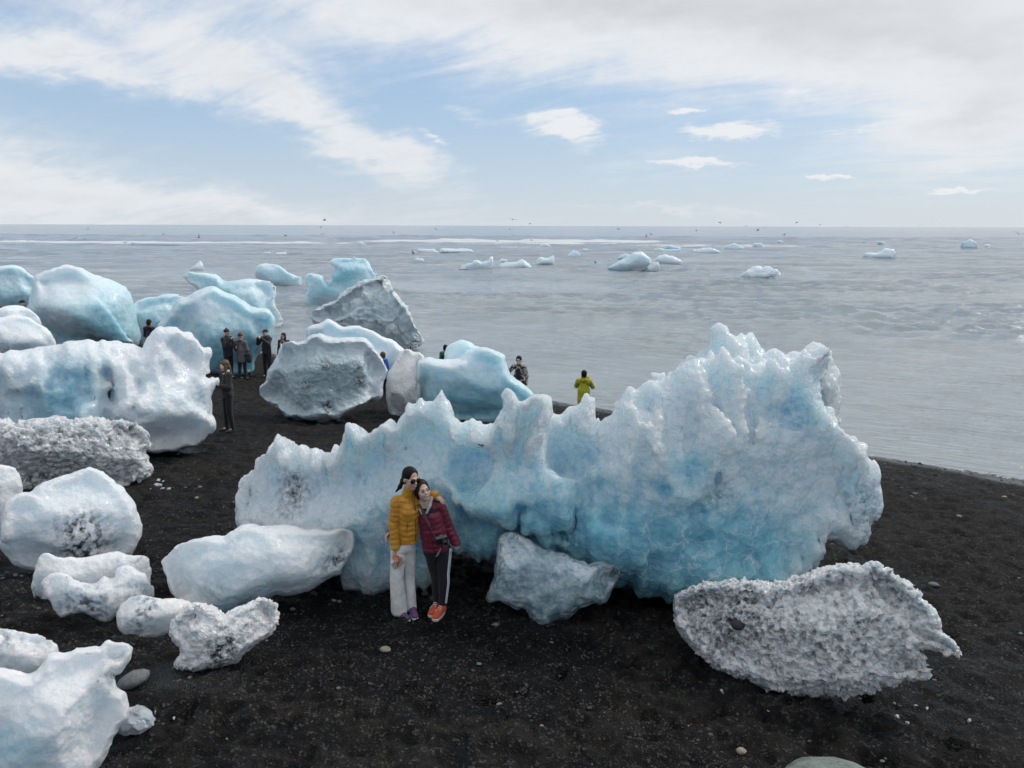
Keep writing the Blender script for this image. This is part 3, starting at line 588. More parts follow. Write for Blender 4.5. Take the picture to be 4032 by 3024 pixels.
a_front = O('4', [330, 900, 300, 830, 390, 770, 470, 620, 500, 500, 600, 485, 650, 520, 740, 525, 778, 605, 840, 560, 905, 455, 940, 460, 965, 510, 1010, 520, 1060, 450, 1085, 470, 1140, 545, 1220, 560, 1300, 530, 1350, 560, 1420, 605, 1480, 640, 1640, 760, 1740, 900, 1760, 1050, 1680, 1200, 1600, 1330, 1560, 1450, 1350, 1520, 1100, 1540, 850, 1580, 700, 1540, 480, 1480, 330, 1380, 200, 1250, 230, 1050])
a_arch = O('4', [770, 620, 850, 585, 930, 590, 1000, 620, 1010, 700, 1060, 780, 1100, 860, 1060, 900, 960, 930, 900, 990, 830, 990, 870, 900, 870, 760, 880, 660, 830, 650, 770, 690, 740, 740])
a_low = O('c', [0, 362, 0, 100, 200, 60, 420, 80, 700, 60, 900, 160, 1150, 160, 1400, 260, 1700, 330, 2000, 420, 2100, 600, 1930, 795, 1850, 790, 1600, 720, 1400, 660, 1000, 560, 700, 480, 340, 420, 180, 420, 130, 390, 95, 352, 60, 370])
berg('iceberg', 'huge jagged pale blue iceberg behind the hugging couple, largest on the beach',
     [L(a_all, .12, .60, R=2.2, k=.03, p=.6), L(a_left, .26, .4, dw=.06, k=.04, kx=-.12), L(a_slope, .22, .3, dw=-.12, k=.03, p=.5), L(a_tower, .24, .3, dw=-.22, k=.02, p=.5), L(a_dome, .22, .55, R=1.2, dw=.16, k=.02), L(a_front, .22, .4, R=1.0, dw=-.02, k=.02, p=.45), L(a_low, .20, .4, dw=-.04, k=.08), L(a_fin, .35, .5, dw=1.0, k=.03), L(a_hook, .8, .8, dw=1.2), L(a_foot, .30, .9, dw=.12, k=.1, R=.9)],
     ICE_BIG, px=2.0, lean=.45, relief=(.06, .17), style='scallop', cell=16, amp=1.0, frac=.03, jag=.5, flute=1.05, cuts=3, cutd=.08, sub=0, sink=.12, base_blue=.26, topwhite=.30, cat='iceberg', seed=3,
     blues=[(1500, 2180, 260, .35), (1900, 2100, 300, .4), (2250, 2180, 380, .6), (2600, 2280, 360, .7), (2690, 1830, 80, .5), (2250, 1800, 100, .3), (1830, 1830, 110, .35), (1560, 1900, 150, .15), (2950, 2080, 300, .25), (3150, 1600, 120, .3), (2950, 2200, 260, .4), (2500, 2330, 260, .5), (1840, 1920, 60, .3)],
     dirts=[(1160, 1920, 70, 1.2), (1150, 2000, 60, .6), (2790, 1940, 60, .6), (3420, 1950, 90, .5), (3400, 2080, 80, .7)], 
     dents=[(2250, 1780, 120, .25), (1830, 1840, 110, .3), (2374, 2026, 60, .35)])
slab = O('5', [1190, 1120, 1240, 1080, 1290, 1030, 1400, 985, 1560, 955, 1640, 955, 1660, 925, 1760, 880, 1850, 872, 2000, 885, 2120, 885], '3', [474, 935, 560, 935, 620, 945, 680, 930, 755, 935, 775, 985, 760, 1050, 720, 1130, 690, 1190, 620, 1215, 500, 1290],
         '5', [2100, 1360, 2000, 1350, 1900, 1385, 1700, 1460, 1600, 1500, 1530, 1470, 1440, 1460, 1380, 1440, 1290, 1390, 1250, 1310, 1230, 1240, 1195, 1160])
berg('ice_block', 'long smooth pale slab of ice lying left of the couple, tapering towards them', [L(slab, .50, .5, R=1.1)], ICE_SM, bv=.08, relief=(.04, .5), style='smooth', cell=14, amp=.8, base_blue=.18, topwhite=.15, seed=11,
     dirts=[(1330, 2200, 70, .9), (1330, 2270, 60, .8), (830, 2330, 60, .5)], blues=[(900, 2380, 120, .3), (1330, 2230, 90, .3)])
clear = O('c', [345, 260, 380, 225, 460, 213, 530, 235, 620, 290, 700, 340, 740, 385, 830, 390, 940, 425, 1040, 465, 1100, 475, 1150, 500, 1190, 480, 1270, 480, 1310, 505, 1400, 520, 1405, 570, 1370, 650, 1330, 720, 1290, 790, 1240, 825, 1180, 820, 1060, 845, 1010, 900, 940, 940, 840, 985,
                 830, 1015, 760, 1020, 680, 1000, 620, 950, 595, 880, 530, 870, 490, 830, 400, 800, 290, 820, 270, 790, 290, 690, 315, 610, 320, 520, 345, 440, 340, 350])
clear2 = O('c', [350, 260, 460, 213, 560, 260, 680, 340, 715, 420, 700, 500, 780, 600, 740, 680, 600, 620, 480, 560, 390, 580, 345, 480])
berg('ice_block', 'glassy clear blue block of ice with a frosted back, right of the couple', [L(clear, .30, .35, R=.9), L(clear2, .35, .3, dw=-.12, k=.1)], ICE_CLEAR, px=2.0, flute=.35, cuts=8, relief=(.07, .3), style='scallop', cell=12, amp=1.2, base_blue=.60, topwhite=.45, seed=12,
     blues=[(2010, 2150, 90, -.5), (2300, 2240, 120, -.4), (2180, 2300, 100, -.15)])
bould = O('7', [225, 400, 240, 360, 300, 330, 420, 295, 560, 280, 680, 285, 760, 305, 880, 275, 1000, 235, 1100, 205, 1180, 185, 1240, 182, 1290, 200, 1340, 180, 1390, 195, 1400, 215, 1440, 220, 1490, 260, 1550, 300, 1570, 340, 1610, 345, 1620, 370, 1690, 430, 1720, 500, 1730, 530, 1680, 530, 1760, 580, 1810, 630, 1838, 680,
                 1760, 670, 1680, 650, 1590, 655, 1610, 690, 1640, 740, 1655, 800, 1640, 825, 1560, 820, 1500, 840, 1400, 860, 1330, 890, 1200, 912, 1100, 895, 1000, 910, 900, 905, 800, 895, 700, 860, 600, 815, 500, 790, 420, 720, 330, 640, 270, 570, 235, 500])
berg('ice_boulder', 'grey boulder of coarse ice crystals with a dark stone in it, front right', [L(bould, .42, .45, R=1.1)], ICE_GRAIN, px=1.7, flat=True, relief=(.06, .35), style='crystal', cell=4.6, amp=.85, base_blue=.30, topwhite=.25, seed=13, sub=0,
     dirt=.18, dirts=[(2700, 2330, 160, .55), (2900, 2450, 110, .5), (2950, 2330, 90, .4), (2850, 2480, 160, .25)], cat='ice boulder')
e_ = O('6', [-200, 870, 0, 890, 100, 920, 200, 935, 250, 925, 300, 890, 330, 840, 355, 800, 370, 785, 480, 790, 560, 755, 640, 765, 690, 745, 720, 765, 750, 740, 770, 700, 790, 695, 810, 715, 910, 725, 938, 745, 930, 810, 860, 912, 800, 890, 790, 950, 830, 1010, 850, 1060, 895, 1065, 910, 1150, 925, 1250, 860, 1300, 810, 1380, 780, 1480, 740, 1560, 680, 1611, 650, 1700, 560, 1760, 0, 1800, -200, 1800])
e2 = O('6', [100, 1270, 230, 1200, 330, 1060, 420, 1020, 520, 1030, 600, 1090, 660, 1180, 715, 1240, 700, 1350, 640, 1480, 560, 1560, 300, 1640, 100, 1560, 60, 1400])
berg('ice_block', 'smooth white iceberg with a small horn, cut by the bottom left corner', [L(e_, .38, .4, R=1.), L(e2, .3, .3, dw=-.45, k=.15)], ICE_SM, bv=.08, relief=(.035, .25), cell=16, amp=.9, base_blue=.05, topwhite=.1, seed=14, blues=[(60, 2950, 100, .5), (450, 2900, 60, .3)], dirts=[(430, 2680, 40, .8), (500, 2590, 40, .5)])
berg('ice_block', 'low white slab with dirty streaks behind the bottom left iceberg', [L(O('6', [-200, 610, 0, 612, 120, 635, 260, 660, 370, 700, 395, 730, 400, 780, 370, 800, 300, 890, 240, 930, 150, 925, 60, 900, -200, 880]), .6, .6)], ICE_SM, bv=.08, style='rough', cell=9, amp=.35, base_blue=.0, seed=15, dirts=[(30, 2510, 60, .9), (180, 2560, 60, .4)])
g_ = O('6', [315, 260, 350, 230, 430, 212, 490, 220, 530, 255, 600, 275, 690, 290, 740, 245, 760, 232, 790, 265, 840, 245, 870, 205, 860, 175, 900, 155, 950, 165, 975, 195, 1040, 210, 1060, 270, 1085, 285, 1105, 340, 1100, 380, 1000, 375, 930, 400, 880, 480, 820, 495, 800, 530, 760, 560, 710, 520, 660, 480, 580, 465, 440, 498, 395, 450, 380, 390, 345, 350, 330, 310])
berg('ice_block', 'lumpy white piece of ice with a raised right end before the grey slab', [L(g_, .45, .5)], ICE_SM, bv=.08, style='rough', cell=9, amp=.45, base_blue=.0, seed=16, dirts=[(330, 2390, 90, 1.0), (540, 2330, 50, .7)], sink=.0)
berg('ice_block', 'smooth grey lilac slab of ice just below the round white boulder', [L(O('6', [245, 310, 260, 220, 285, 150, 300, 95, 325, 68, 400, 95, 500, 97, 570, 108, 680, 90, 770, 75, 850, 45, 900, 62, 950, 80, 1060, 95, 1080, 170, 1075, 260, 1000, 300, 850, 350, 600, 370, 400, 365, 330, 370, 270, 375, 250, 345]), .5, .5)], ICE_SM, bv=.08, relief=(.03, .5), cell=14, amp=.5, base_blue=-.05, seed=17, dirts=[(540, 2190, 60, .7), (140, 2320, 30, .8)])
berg('ice_block', 'small pillow shaped white ice block with dark grit lines on top', [L(O('6', [870, 500, 900, 430, 950, 385, 1010, 365, 1100, 390, 1220, 400, 1300, 402, 1380, 435, 1450, 470, 1400, 560, 1260, 610, 1150, 640, 1040, 650, 930, 640, 880, 595]), .55, .6)], ICE_SM, bv=.08, style='rough', cell=8, amp=.3, base_blue=.0, seed=18, dirts=[(570, 2390, 50, 1.2), (530, 2480, 50, .7)])
berg('ice_block', 'forked lump of sugary white ice speckled with black grit, left foreground', [L(O('6', [1255, 570, 1300, 510, 1380, 450, 1430, 420, 1460, 445, 1550, 460, 1620, 525, 1700, 470, 1760, 440, 1850, 410, 1870, 390, 1920, 395, 1980, 430, 2000, 500, 1995, 570, 1940, 640, 1850, 700, 1780, 760, 1720, 830, 1600, 865, 1480, 895, 1400, 905, 1290, 885, 1270, 850, 1330, 780, 1290, 700, 1245, 640]), .42, .45)], ICE_GRAIN, px=1.7, flat=True, style='crystal', cell=4.0, amp=.85, base_blue=.0, topwhite=.2, seed=19, dirt=.05, dirts=[(860, 2570, 60, 1.5), (900, 2520, 60, .7), (1030, 2430, 60, .4)])
kk = O('5', [5, 980, 35, 940, 35, 800, 60, 710, 150, 655, 235, 640, 280, 590, 400, 540, 540, 510, 600, 475, 650, 455, 740, 485, 770, 520, 820, 550, 830, 580, 885, 600, 930, 680, 970, 720, 1000, 800, 1012, 860, 1005, 950, 970, 1020, 935, 1065, 900, 1075, 700, 1110, 520, 1140, 400, 1170, 270, 1188, 190, 1160, 110, 1130, 80, 1080, 10, 1010])
k2 = O('5', [20, 960, 40, 800, 60, 720, 150, 660, 230, 645, 330, 690, 420, 740, 455, 820, 430, 930, 400, 1000, 300, 1080, 150, 1100])
berg('ice_boulder', 'large rounded white ice boulder at left with a black speckled patch', [L(kk, .45, .45, R=1.1), L(k2, .3, .3, dw=-.42, k=.05)], ICE_SM, bv=.08, relief=(.03, .4), cell=18, amp=.6, base_blue=.14, topwhite=.2, seed=20, dirts=[(330, 2130, 80, 1.3), (300, 2060, 60, .6), (330, 2190, 60, .6)], cat='ice boulder')
berg('ice_block', 'piece of white ice cut off by the left edge beside the round boulder', [L(O('5', [-150, 450, 0, 440, 100, 455, 125, 520, 150, 620, 130, 660, 60, 720, 40, 800, 30, 860, 0, 880, -150, 900]), .5, .5)], ICE_SM, bv=.08, cell=12, amp=.6, base_blue=.0, seed=21)
mm = O('5', [-160, 120, 0, 115, 80, 140, 150, 140, 200, 115, 280, 100, 430, 98, 480, 110, 540, 130, 620, 120, 700, 118, 780, 125, 860, 112, 930, 120, 1000, 150, 1070, 210, 1075, 280, 1040, 330, 1060, 370, 1055, 420, 1090, 450, 1080, 490, 1000, 530, 930, 550, 905, 585, 830, 580, 650, 570, 560, 560, 320, 555, 200, 572, 100, 560, -160, 520])
berg('ice_block', 'long white block of coarse crusty ice crystals below the sculpted iceberg', [L(mm, .5, .5)], ICE_GRAIN, px=1.8, flat=True, relief=(.06, .4), style='crystal', cell=5, amp=.95, base_blue=.12, topwhite=.6, seed=22, dirts=[(200, 1800, 120, .5), (500, 1700, 90, .3)], blues=[(300, 1850, 250, .35)])
nn = O('1', [-180, 890, 0, 890, 100, 870, 190, 875, 280, 840, 410, 838, 420, 815, 540, 820, 580, 790, 680, 772, 800, 785, 860, 802, 910, 775, 1000, 790, 1100, 815, 1240, 835, 1260, 820, 1300, 760, 1360, 690, 1410, 648, 1480, 665, 1510, 690, 1560, 672, 1640, 705, 1655, 745, 1730, 790, 1800, 830, 1810, 870, 1795, 930, 1810, 1000, 1825, 1040, 1790, 1055, 1830, 1080, 1880, 1095, 1860, 1170, 1830, 1270, 1815, 1370, 1790, 1400, 1850, 1440, 1858, 1500, 1830, 1570],
        '5', [1530, 170, 1420, 260, 1250, 310, 1040, 330, 800, 330, 400, 300, 0, 280, -150, 280])
n2 = O('1', [940, 1350, 990, 1300, 1100, 1220, 1230, 1170, 1330, 1110, 1470, 1100, 1600, 1080, 1640, 1110, 1650, 1200, 1630, 1280, 1750, 1370, 1850, 1440, 1858, 1500, 1830, 1570], '5', [1530, 170, 1420, 260, 1250, 310, 1080, 320], '1', [1150, 1620, 960, 1450])
n3 = O('1', [990, 1200, 1020, 1050, 1060, 980, 1090, 958, 1150, 990, 1210, 1120, 1300, 1300, 1200, 1500, 1000, 1400])
n4 = O('1', [200, 1150, 220, 1060, 300, 1000, 400, 1030, 480, 1070, 520, 1040, 660, 1000, 740, 960, 800, 1000, 760, 1060, 640, 1110, 480, 1140, 380, 1200, 220, 1230])
n5 = O('1', [1230, 880, 1300, 760, 1410, 648, 1560, 672, 1655, 745, 1800, 830, 1810, 1000, 1700, 1080, 1500, 1100, 1300, 1080, 1200, 1000])
n6 = O('1', [600, 1390, 690, 1270, 780, 1250, 880, 1130, 960, 1120, 950, 1250, 940, 1400, 900, 1600, 700, 1620])
berg('iceberg', 'large sculpted white iceberg with wavy hollows beside the woman in black', [L(nn, .28, .42, R=.9, p=.45), L(n2, .34, .4, dw=-.45, k=.04), L(n3, .45, .4, dw=-.8, k=.06), L(n4, .5, .5, dw=-.7, k=.08), L(n5, .3, .4, dw=-.12, k=.04), L(n6, .45, .4, dw=-.8, k=.08)], ICE_SM, bv=.12, flute=.6, cuts=3, relief=(.09, .2), cell=16, amp=.8, base_blue=.12, topwhite=.2, seed=23, cat='iceberg',
     blues=[(290, 1530, 110, .32), (130, 1640, 220, .3), (330, 1470, 80, .25), (250, 1650, 120, .3), (760, 1560, 60, .2)], dirts=[(780, 1580, 40, .3)])
# further off, along the water's edge
berg('iceberg', 'big rounded blue iceberg with a slanting crease, at the far left', [L(O('1', [250, 500, 300, 330, 310, 215, 380, 175, 480, 145, 575, 118, 690, 135, 800, 190, 960, 250, 1080, 300, 1110, 350, 1140, 420, 1150, 480, 1170, 600, 1200, 700, 1195, 770, 1150, 810, 800, 830, 500, 790, 430, 730, 300, 620]), .5, .5, R=1.1),
      L(O('1', [310, 500, 480, 400, 700, 330, 830, 360, 900, 480, 1000, 600, 1080, 700, 1160, 770, 1000, 800, 820, 745, 640, 700, 540, 660, 420, 560]), .4, .4, dw=-.75, k=.1, R=1.1)], ICE_FAR, relief=(.02, .4), cell=16, amp=.4, base_blue=.5, topwhite=.55, seed=31, cat='iceberg', blues=[(450, 1280, 120, .3), (320, 1330, 120, .35), (260, 1100, 130, -.3)])
berg('iceberg', 'pale iceberg at the left edge behind the big rounded blue one', [L(O('1', [-180, 160, 0, 135, 110, 122, 190, 135, 240, 175, 290, 210, 320, 260, 330, 400, 300, 500, 200, 540, 0, 540, -180, 540]), .45, .45)], ICE_FAR, relief=(.02, .5), cell=14, amp=.4, base_blue=.35, topwhite=.4, seed=32, cat='iceberg', blues=[(50, 1200, 100, .4)])
berg('ice_block', 'flat white ice block at the left edge below two heads', [L(O('1', [-180, 500, 0, 495, 80, 470, 140, 465, 220, 480, 290, 520, 340, 600, 360, 740, 200, 840, 0, 860, -180, 860]), .5, .5)], ICE_FAR, cell=12, amp=.5, base_blue=.05, topwhite=.2, seed=33)
berg('ice_block', 'lumpy white ice block at the left edge above the sculpted iceberg', [L(O('1', [-180, 580, 0, 570, 110, 560, 240, 565, 290, 600, 380, 650, 430, 700, 450, 760, 470, 800, 400, 890, 150, 930, 0, 930, -180, 930]), .5, .5), L(O('1', [10, 790, 30, 740, 110, 725, 200, 735, 240, 790, 180, 850, 60, 850]), .5, .5, dw=-1.2, k=.2)], ICE_FAR, cell=12, amp=.6, base_blue=.05, topwhite=.1, seed=34, dirts=[(30, 1370, 60, .5)])
berg('ice_block', 'pale blue ice slab behind the man in the navy and red jacket', [L(O('1', [1150, 470, 1190, 435, 1300, 395, 1400, 370, 1470, 365, 1560, 375, 1620, 390, 1600, 460, 1560, 640, 1500, 800, 1300, 830, 1220, 800, 1180, 650]), .4, .4)], ICE_FAR, relief=(.02, .5), cell=14, amp=.4, base_blue=.42, topwhite=.3, seed=35, blues=[(580, 1290, 80, .3)])
berg('ice_block', 'small greyish lump of ice peeking out right of the big rounded iceberg', [L(O('1', [1090, 350, 1150, 348, 1195, 395, 1195, 430, 1160, 470, 1100, 470]), .6, .6)], ICE_GREY, cell=8, amp=.8, base_blue=.2, seed=36, dirt=.2)
rr_ = O('1', [1390, 660, 1400, 600, 1450, 560, 1465, 510, 1500, 510, 1530, 450, 1560, 410, 1650, 385, 1700, 340, 1780, 310, 1860, 295, 1910, 320, 1960, 350, 2050, 390, 2140, 450], '2', [90, 478, 170, 485, 230, 500, 270, 560, 274, 600, 265, 650, 260, 720, 190, 800, 130, 870, 100, 940, 90, 1000], '1', [2180, 1010, 2100, 1030, 1900, 1040, 1820, 1040, 1650, 1000, 1450, 900, 1380, 760])
berg('iceberg', 'turquoise dome shaped iceberg behind the man in the beanie and the grey coat', [L(rr_, .42, .45, R=1.1)], ICE_FAR, relief=(.025, .4), cell=16, amp=.4, base_blue=.52, topwhite=.5, seed=37, cat='iceberg', blues=[(880, 1430, 150, .5), (1000, 1400, 120, .35), (800, 1180, 120, -.25)])
berg('iceberg', 'white blue iceberg standing in the water behind the turquoise dome', [L(O('1', [1615, 195, 1650, 180, 1760, 190, 1870, 200, 1910, 230, 1940, 265, 2050, 245, 2150, 240], '2', [60, 240, 170, 242, 240, 255, 280, 290, 290, 350, 265, 400, 275, 470, 330, 520, 365, 580, 340, 620, 265, 640, 150, 640, 0, 600], '1', [1950, 560, 1800, 480, 1720, 400, 1760, 340, 1720, 280, 1660, 240]), .4, .4)], ICE_FAR, relief=(.04, .35), cell=14, amp=.5, base_blue=.38, topwhite=.3, seed=38, sea=True, cat='iceberg', blues=[(890, 1140, 60, .4), (1010, 1200, 50, .3)])
berg('iceberg', 'wedge shaped blue iceberg afloat near the shore, left of the twisted one', [L(O('2', [130, 240, 140, 150, 135, 115, 180, 98, 260, 97, 300, 115, 360, 145, 420, 190, 510, 215, 540, 250, 470, 262, 380, 270, 290, 292, 200, 275]), .5, .5), L(O('2', [300, 240, 305, 130, 360, 150, 420, 195, 500, 220, 400, 225]), .4, .4, dw=-.3, k=.1)], ICE_FAR, relief=(.03, .4), cell=12, amp=.4, base_blue=.42, topwhite=.4, seed=39, sea=True, cat='iceberg', blues=[(1080, 1110, 60, .3)])
berg('iceberg', 'twisted blue iceberg with an overhanging flat top, afloat behind the grey crag', [L(O('2', [565, 235, 570, 210, 600, 190, 640, 200, 700, 200, 720, 240, 790, 290, 850, 300, 920, 320, 960, 400, 860, 440, 780, 450, 700, 462, 600, 458, 580, 400, 590, 330, 600, 280]), .5, .5),
      L(O('2', [780, 70, 830, 62, 900, 52, 980, 48, 1050, 50, 1090, 70, 1105, 120, 1140, 165, 1190, 195, 1180, 260, 1040, 330, 940, 380, 860, 400, 800, 310, 790, 260, 840, 240, 800, 200, 800, 180, 845, 140, 830, 110]), .35, .4, dw=.15, k=.06)], ICE_FAR, relief=(.03, .4), cell=12, amp=.4, base_blue=.38, topwhite=.3, seed=40, sea=True, cat='iceberg', blues=[(1370, 1085, 60, .6), (1300, 1130, 50, .4), (1250, 1170, 60, .2)])
vv = O('2', [615, 530, 640, 505, 720, 480, 730, 450, 800, 430, 870, 370, 940, 310, 1000, 270, 1090, 230, 1180, 205, 1220, 190, 1265, 200, 1285, 270, 1310, 320, 1400, 420, 1440, 470, 1470, 540, 1520, 640, 1560, 720, 1580, 770, 1550, 800, 1500, 820, 1440, 835, 1350, 840, 1250, 800, 1170, 740, 1100, 700, 1000, 700, 880, 680, 720, 640, 650, 600])
v2 = O('2', [1120, 400, 1200, 350, 1290, 310, 1400, 430, 1470, 560, 1560, 720, 1560, 790, 1460, 810, 1330, 720, 1240, 640, 1180, 540])
berg('iceberg', 'grey crag like iceberg with rough stepped ridges at the waterline', [L(vv, .40, .40, R=.8), L(v2, .35, .3, dw=-.55, k=.05)], ICE_GREY, px=2.1, relief=(.10, .22), style='rough', cell=12, amp=1.5, base_blue=.34, topwhite=.6, seed=41, sea=True, cat='iceberg', blues=[(1560, 1280, 80, .35), (1480, 1200, 50, .35), (1350, 1220, 60, .2)], dirts=[(1450, 1190, 40, .5)])
berg('iceberg', 'smooth white iceberg rising behind the dark grey speckled boulder', [L(O('2', [585, 660, 620, 640, 700, 620, 750, 585, 800, 600, 880, 650, 900, 650, 960, 640, 1040, 645, 1130, 680, 1230, 740, 1330, 780, 1400, 850, 1390, 920, 1340, 1020, 1300, 1110, 1270, 1180, 1240, 1230, 1100, 1250, 900, 1200, 700, 1000, 600, 800]), .36, .42, R=1.1, dw=.75)], ICE_FAR, relief=(.03, .4), cell=14, amp=.4, base_blue=.20, topwhite=.2, seed=42, cat='iceberg', blues=[(1500, 1450, 60, .25)])
xx = O('2', [162, 1190, 180, 1150, 230, 1115, 235, 1020, 300, 950, 340, 850, 370, 785, 430, 780, 490, 795, 560, 770, 580, 735, 640, 712, 700, 708, 720, 735, 800, 745, 900, 740, 1000, 740, 1090, 745, 1130, 800, 1180, 870, 1230, 960, 1260, 1010, 1235, 1100, 1225, 1160, 1215, 1240, 1170, 1275, 1110, 1270, 1050, 1320, 960, 1350, 880, 1375, 830, 1425, 700, 1410, 600, 1435, 500, 1438, 400, 1405, 385, 1360, 300, 1310, 230, 1270, 170, 1225])
x2 = O('2', [310, 1280, 360, 1080, 450, 950, 620, 820, 700, 840, 800, 920, 860, 940, 960, 900, 1040, 890, 1110, 980, 1140, 1100, 1150, 1200, 1080, 1290, 900, 1370, 830, 1420, 600, 1430, 400, 1400])
berg('iceberg', 'dark grey boulder shaped iceberg flecked with grit in the middle of the beach', [L(xx, .42, .42), L(x2, .34, .3, dw=-.18, k=.03, p=.35)], ICE_GREY, px=2.1, relief=(.04, .3), style='rough', cell=16, amp=.4, base_blue=.05, topwhite=.5, seed=43, cat='iceberg', blues=[(1180, 1480, 150, .8), (1230, 1580, 150, .7), (1370, 1480, 120, .7), (1290, 1400, 80, .35)],
     dirts=[(1290, 1600, 22, 2.5), (1410, 1500, 26, 1.5), (1205, 1515, 26, 1.6), (1280, 1440, 26, 1.4), (1410, 1452, 20, 1.6)])
berg('ice_block', 'upright grey white block of ice with a cleft top beside the banded blue iceberg', [L(O('2', [1275, 1150, 1285, 1060, 1320, 990, 1390, 880, 1450, 840, 1475, 870, 1500, 895, 1540, 870, 1580, 900, 1585, 940, 1560, 1000, 1560, 1100, 1555, 1230, 1520, 1300, 1440, 1370, 1370, 1405, 1310, 1390, 1285, 1340, 1280, 1250]), .5, .5), L(O('2', [1300, 1330, 1310, 1230, 1370, 1130, 1440, 1060, 1520, 990, 1560, 1000, 1558, 1230, 1520, 1300, 1440, 1370, 1370, 1400]), .5, .4, dw=-.35, k=.06)], ICE_GRAIN, style='rough', cell=6, amp=.4, base_blue=.0, topwhite=.1, seed=44, dirt=.05)
zz_ = O('q', [480, 240, 560, 220, 640, 230, 700, 245, 780, 245, 870, 225, 940, 150, 1040, 115, 1140, 130, 1230, 170, 1275, 185, 1285, 260, 1310, 330, 1340, 390, 1440, 450, 1530, 520, 1590, 600, 1560, 700, 1400, 770, 1290, 812, 1050, 806, 880, 795, 700, 780, 480, 700, 430, 600, 450, 400])
z2 = O('q', [730, 260, 735, 150, 770, 80, 820, 55, 880, 38, 940, 55, 1000, 85, 1080, 120, 1100, 240, 1000, 300, 850, 300])
berg('iceberg', 'teal iceberg with a level band and white saddle top, behind the largest one', [L(zz_, .45, .42, R=.9, p=.4), L(z2, .4, .5, dw=.9, k=.04)], ICE_FAR, relief=(.02, .35), style='smooth', cell=14, amp=.6, base_blue=.40, topwhite=.75, seed=45, cat='iceberg', blues=[(1720, 1600, 110, .5), (1850, 1590, 130, .55), (1960, 1600, 120, .5), (1900, 1470, 120, -.05), (1780, 1430, 80, -.25)])
# ------------------------------------------------------------------ ice afloat
floes = [('t', [767, 360, 790, 335, 850, 325, 855, 308, 885, 305, 905, 325, 960, 310, 972, 285, 978, 320, 960, 358, 850, 366], 'white floe with a hooked tail, leftmost of three in the middle sea', .2),
 ('t', [1020, 355, 1035, 335, 1080, 325, 1140, 325, 1165, 305, 1195, 320, 1230, 348, 1150, 358], 'low white floe, middle of three in the middle sea', .2),
 ('t', [1265, 337, 1285, 295, 1330, 300, 1375, 283, 1370, 337, 1320, 342], 'upright bluish floe, right of three in the middle sea', .4),
 ('t', [498, 257, 500, 235, 560, 233, 600, 237, 637, 257], 'flat pale floe, left of a joined pair near the surf', .25),
 ('t', [640, 262, 640, 230, 680, 220, 720, 225, 740, 235, 780, 222, 840, 240, 847, 257], 'pale twin humped floe, right of a joined pair near the surf', .2),
 ('t', [1712, 372, 1760, 340, 1840, 300, 1900, 258, 1940, 253, 2000, 290, 2012, 345, 1940, 372], 'largest floating blue iceberg, a ramp shape in the open water', .55),
 ('t', [1985, 352, 2010, 325, 2050, 318, 2062, 366, 2000, 377], 'small dirty grey floe touching the largest floating iceberg', .1),
 ('t', [1785, 300, 1800, 275, 1840, 262, 1885, 268, 1900, 302], 'small pale floe just behind the largest floating iceberg', .3),
 ('t', [2025, 315, 2060, 282, 2100, 278, 2150, 290, 2208, 318, 2150, 327, 2060, 327], 'white rounded floe right of the largest floating iceberg', .2),
 ('t', [1468, 280, 1500, 245, 1530, 260, 1578, 278], 'pointed small floe left of the largest floating iceberg', .25),
 ('t', [1552, 245, 1568, 222, 1598, 232, 1602, 250], 'tiny dark blue floe beyond the pointed one', .4),
 ('t', [2085, 238, 2105, 212, 2180, 215, 2214, 225, 2216, 242], 'pale floe in the far water, upper of an overlapping pair', .3),
 ('t', [2018, 250, 2040, 228, 2100, 238, 2200, 232, 2212, 253], 'pale floe in the far water, lower of an overlapping pair', .25),
 ('t', [1283, 218, 1300, 188, 1340, 208, 1382, 222], 'peaked white floe just below the surf line', .1),
 ('t', [458, 312, 490, 292, 540, 300, 547, 317], 'small white floe below the joined pair', .1),
 ('t', [98, 208, 120, 185, 160, 207], 'small white floe near the left surf', .1),
 ('t', [1008, 324, 1040, 295, 1088, 318], 'small greenish floe between the three in the middle sea', .3),
 ('v', [58, 257, 70, 232, 170, 232, 242, 257], 'flat topped white floe right of the overlapping pair', .25),
 ('v', [228, 234, 290, 212, 330, 195, 370, 210, 425, 232], 'low peaked floe with a pointed crest in the far water', .3),
 ('v', [425, 219, 450, 200, 520, 202, 533, 220], 'thin pale floe beside the low peaked one', .25),
 ('v', [598, 192, 625, 168, 655, 173, 682, 194], 'little white floe among the far breakers', .1),
 ('v', [1228, 208, 1250, 188, 1300, 188, 1322, 210], 'small pale dome of ice in the far right water', .3),
 ('v', [1155, 292, 1200, 262, 1270, 258, 1310, 235, 1360, 245, 1384, 292, 1280, 297], 'white floe with a slanted top at the right', .05),
 ('v', [1796, 222, 1815, 190, 1860, 173, 1895, 185, 1917, 222, 1850, 230], 'round blue dome of ice far out at the right', .5),
 ('v', [1938, 218, 1960, 195, 2000, 205, 2004, 222], 'tiny floe right of the round blue dome', .3),
 ('s', [1243, 363, 1275, 340, 1300, 314, 1315, 345, 1322, 367], 'small white shark fin shaped floe above the left icebergs', .1),
 ('s', [1678, 278, 1700, 262, 1750, 250, 1772, 278], 'thin white floe, left of two small ones in the surf', .15),
 ('s', [1773, 272, 1800, 250, 1850, 248, 1872, 270], 'thin white floe, right of two small ones in the surf', .15)]
for i, (tl, pts, lab, bl) in enumerate(floes):
    berg('ice_floe', lab, [L(O(tl, pts), .7, .7, R=1.0)], ICE_GREY if 'dirty' in lab else ICE_FAR, px=1.3, relief=(.10, .5), cell=5, amp=.5, base_blue=bl * .7, topwhite=.15, cuts=5, seed=100 + i, sea=True, cat='ice floe', group='ice floes on the sea', lean=1., sink=0.)
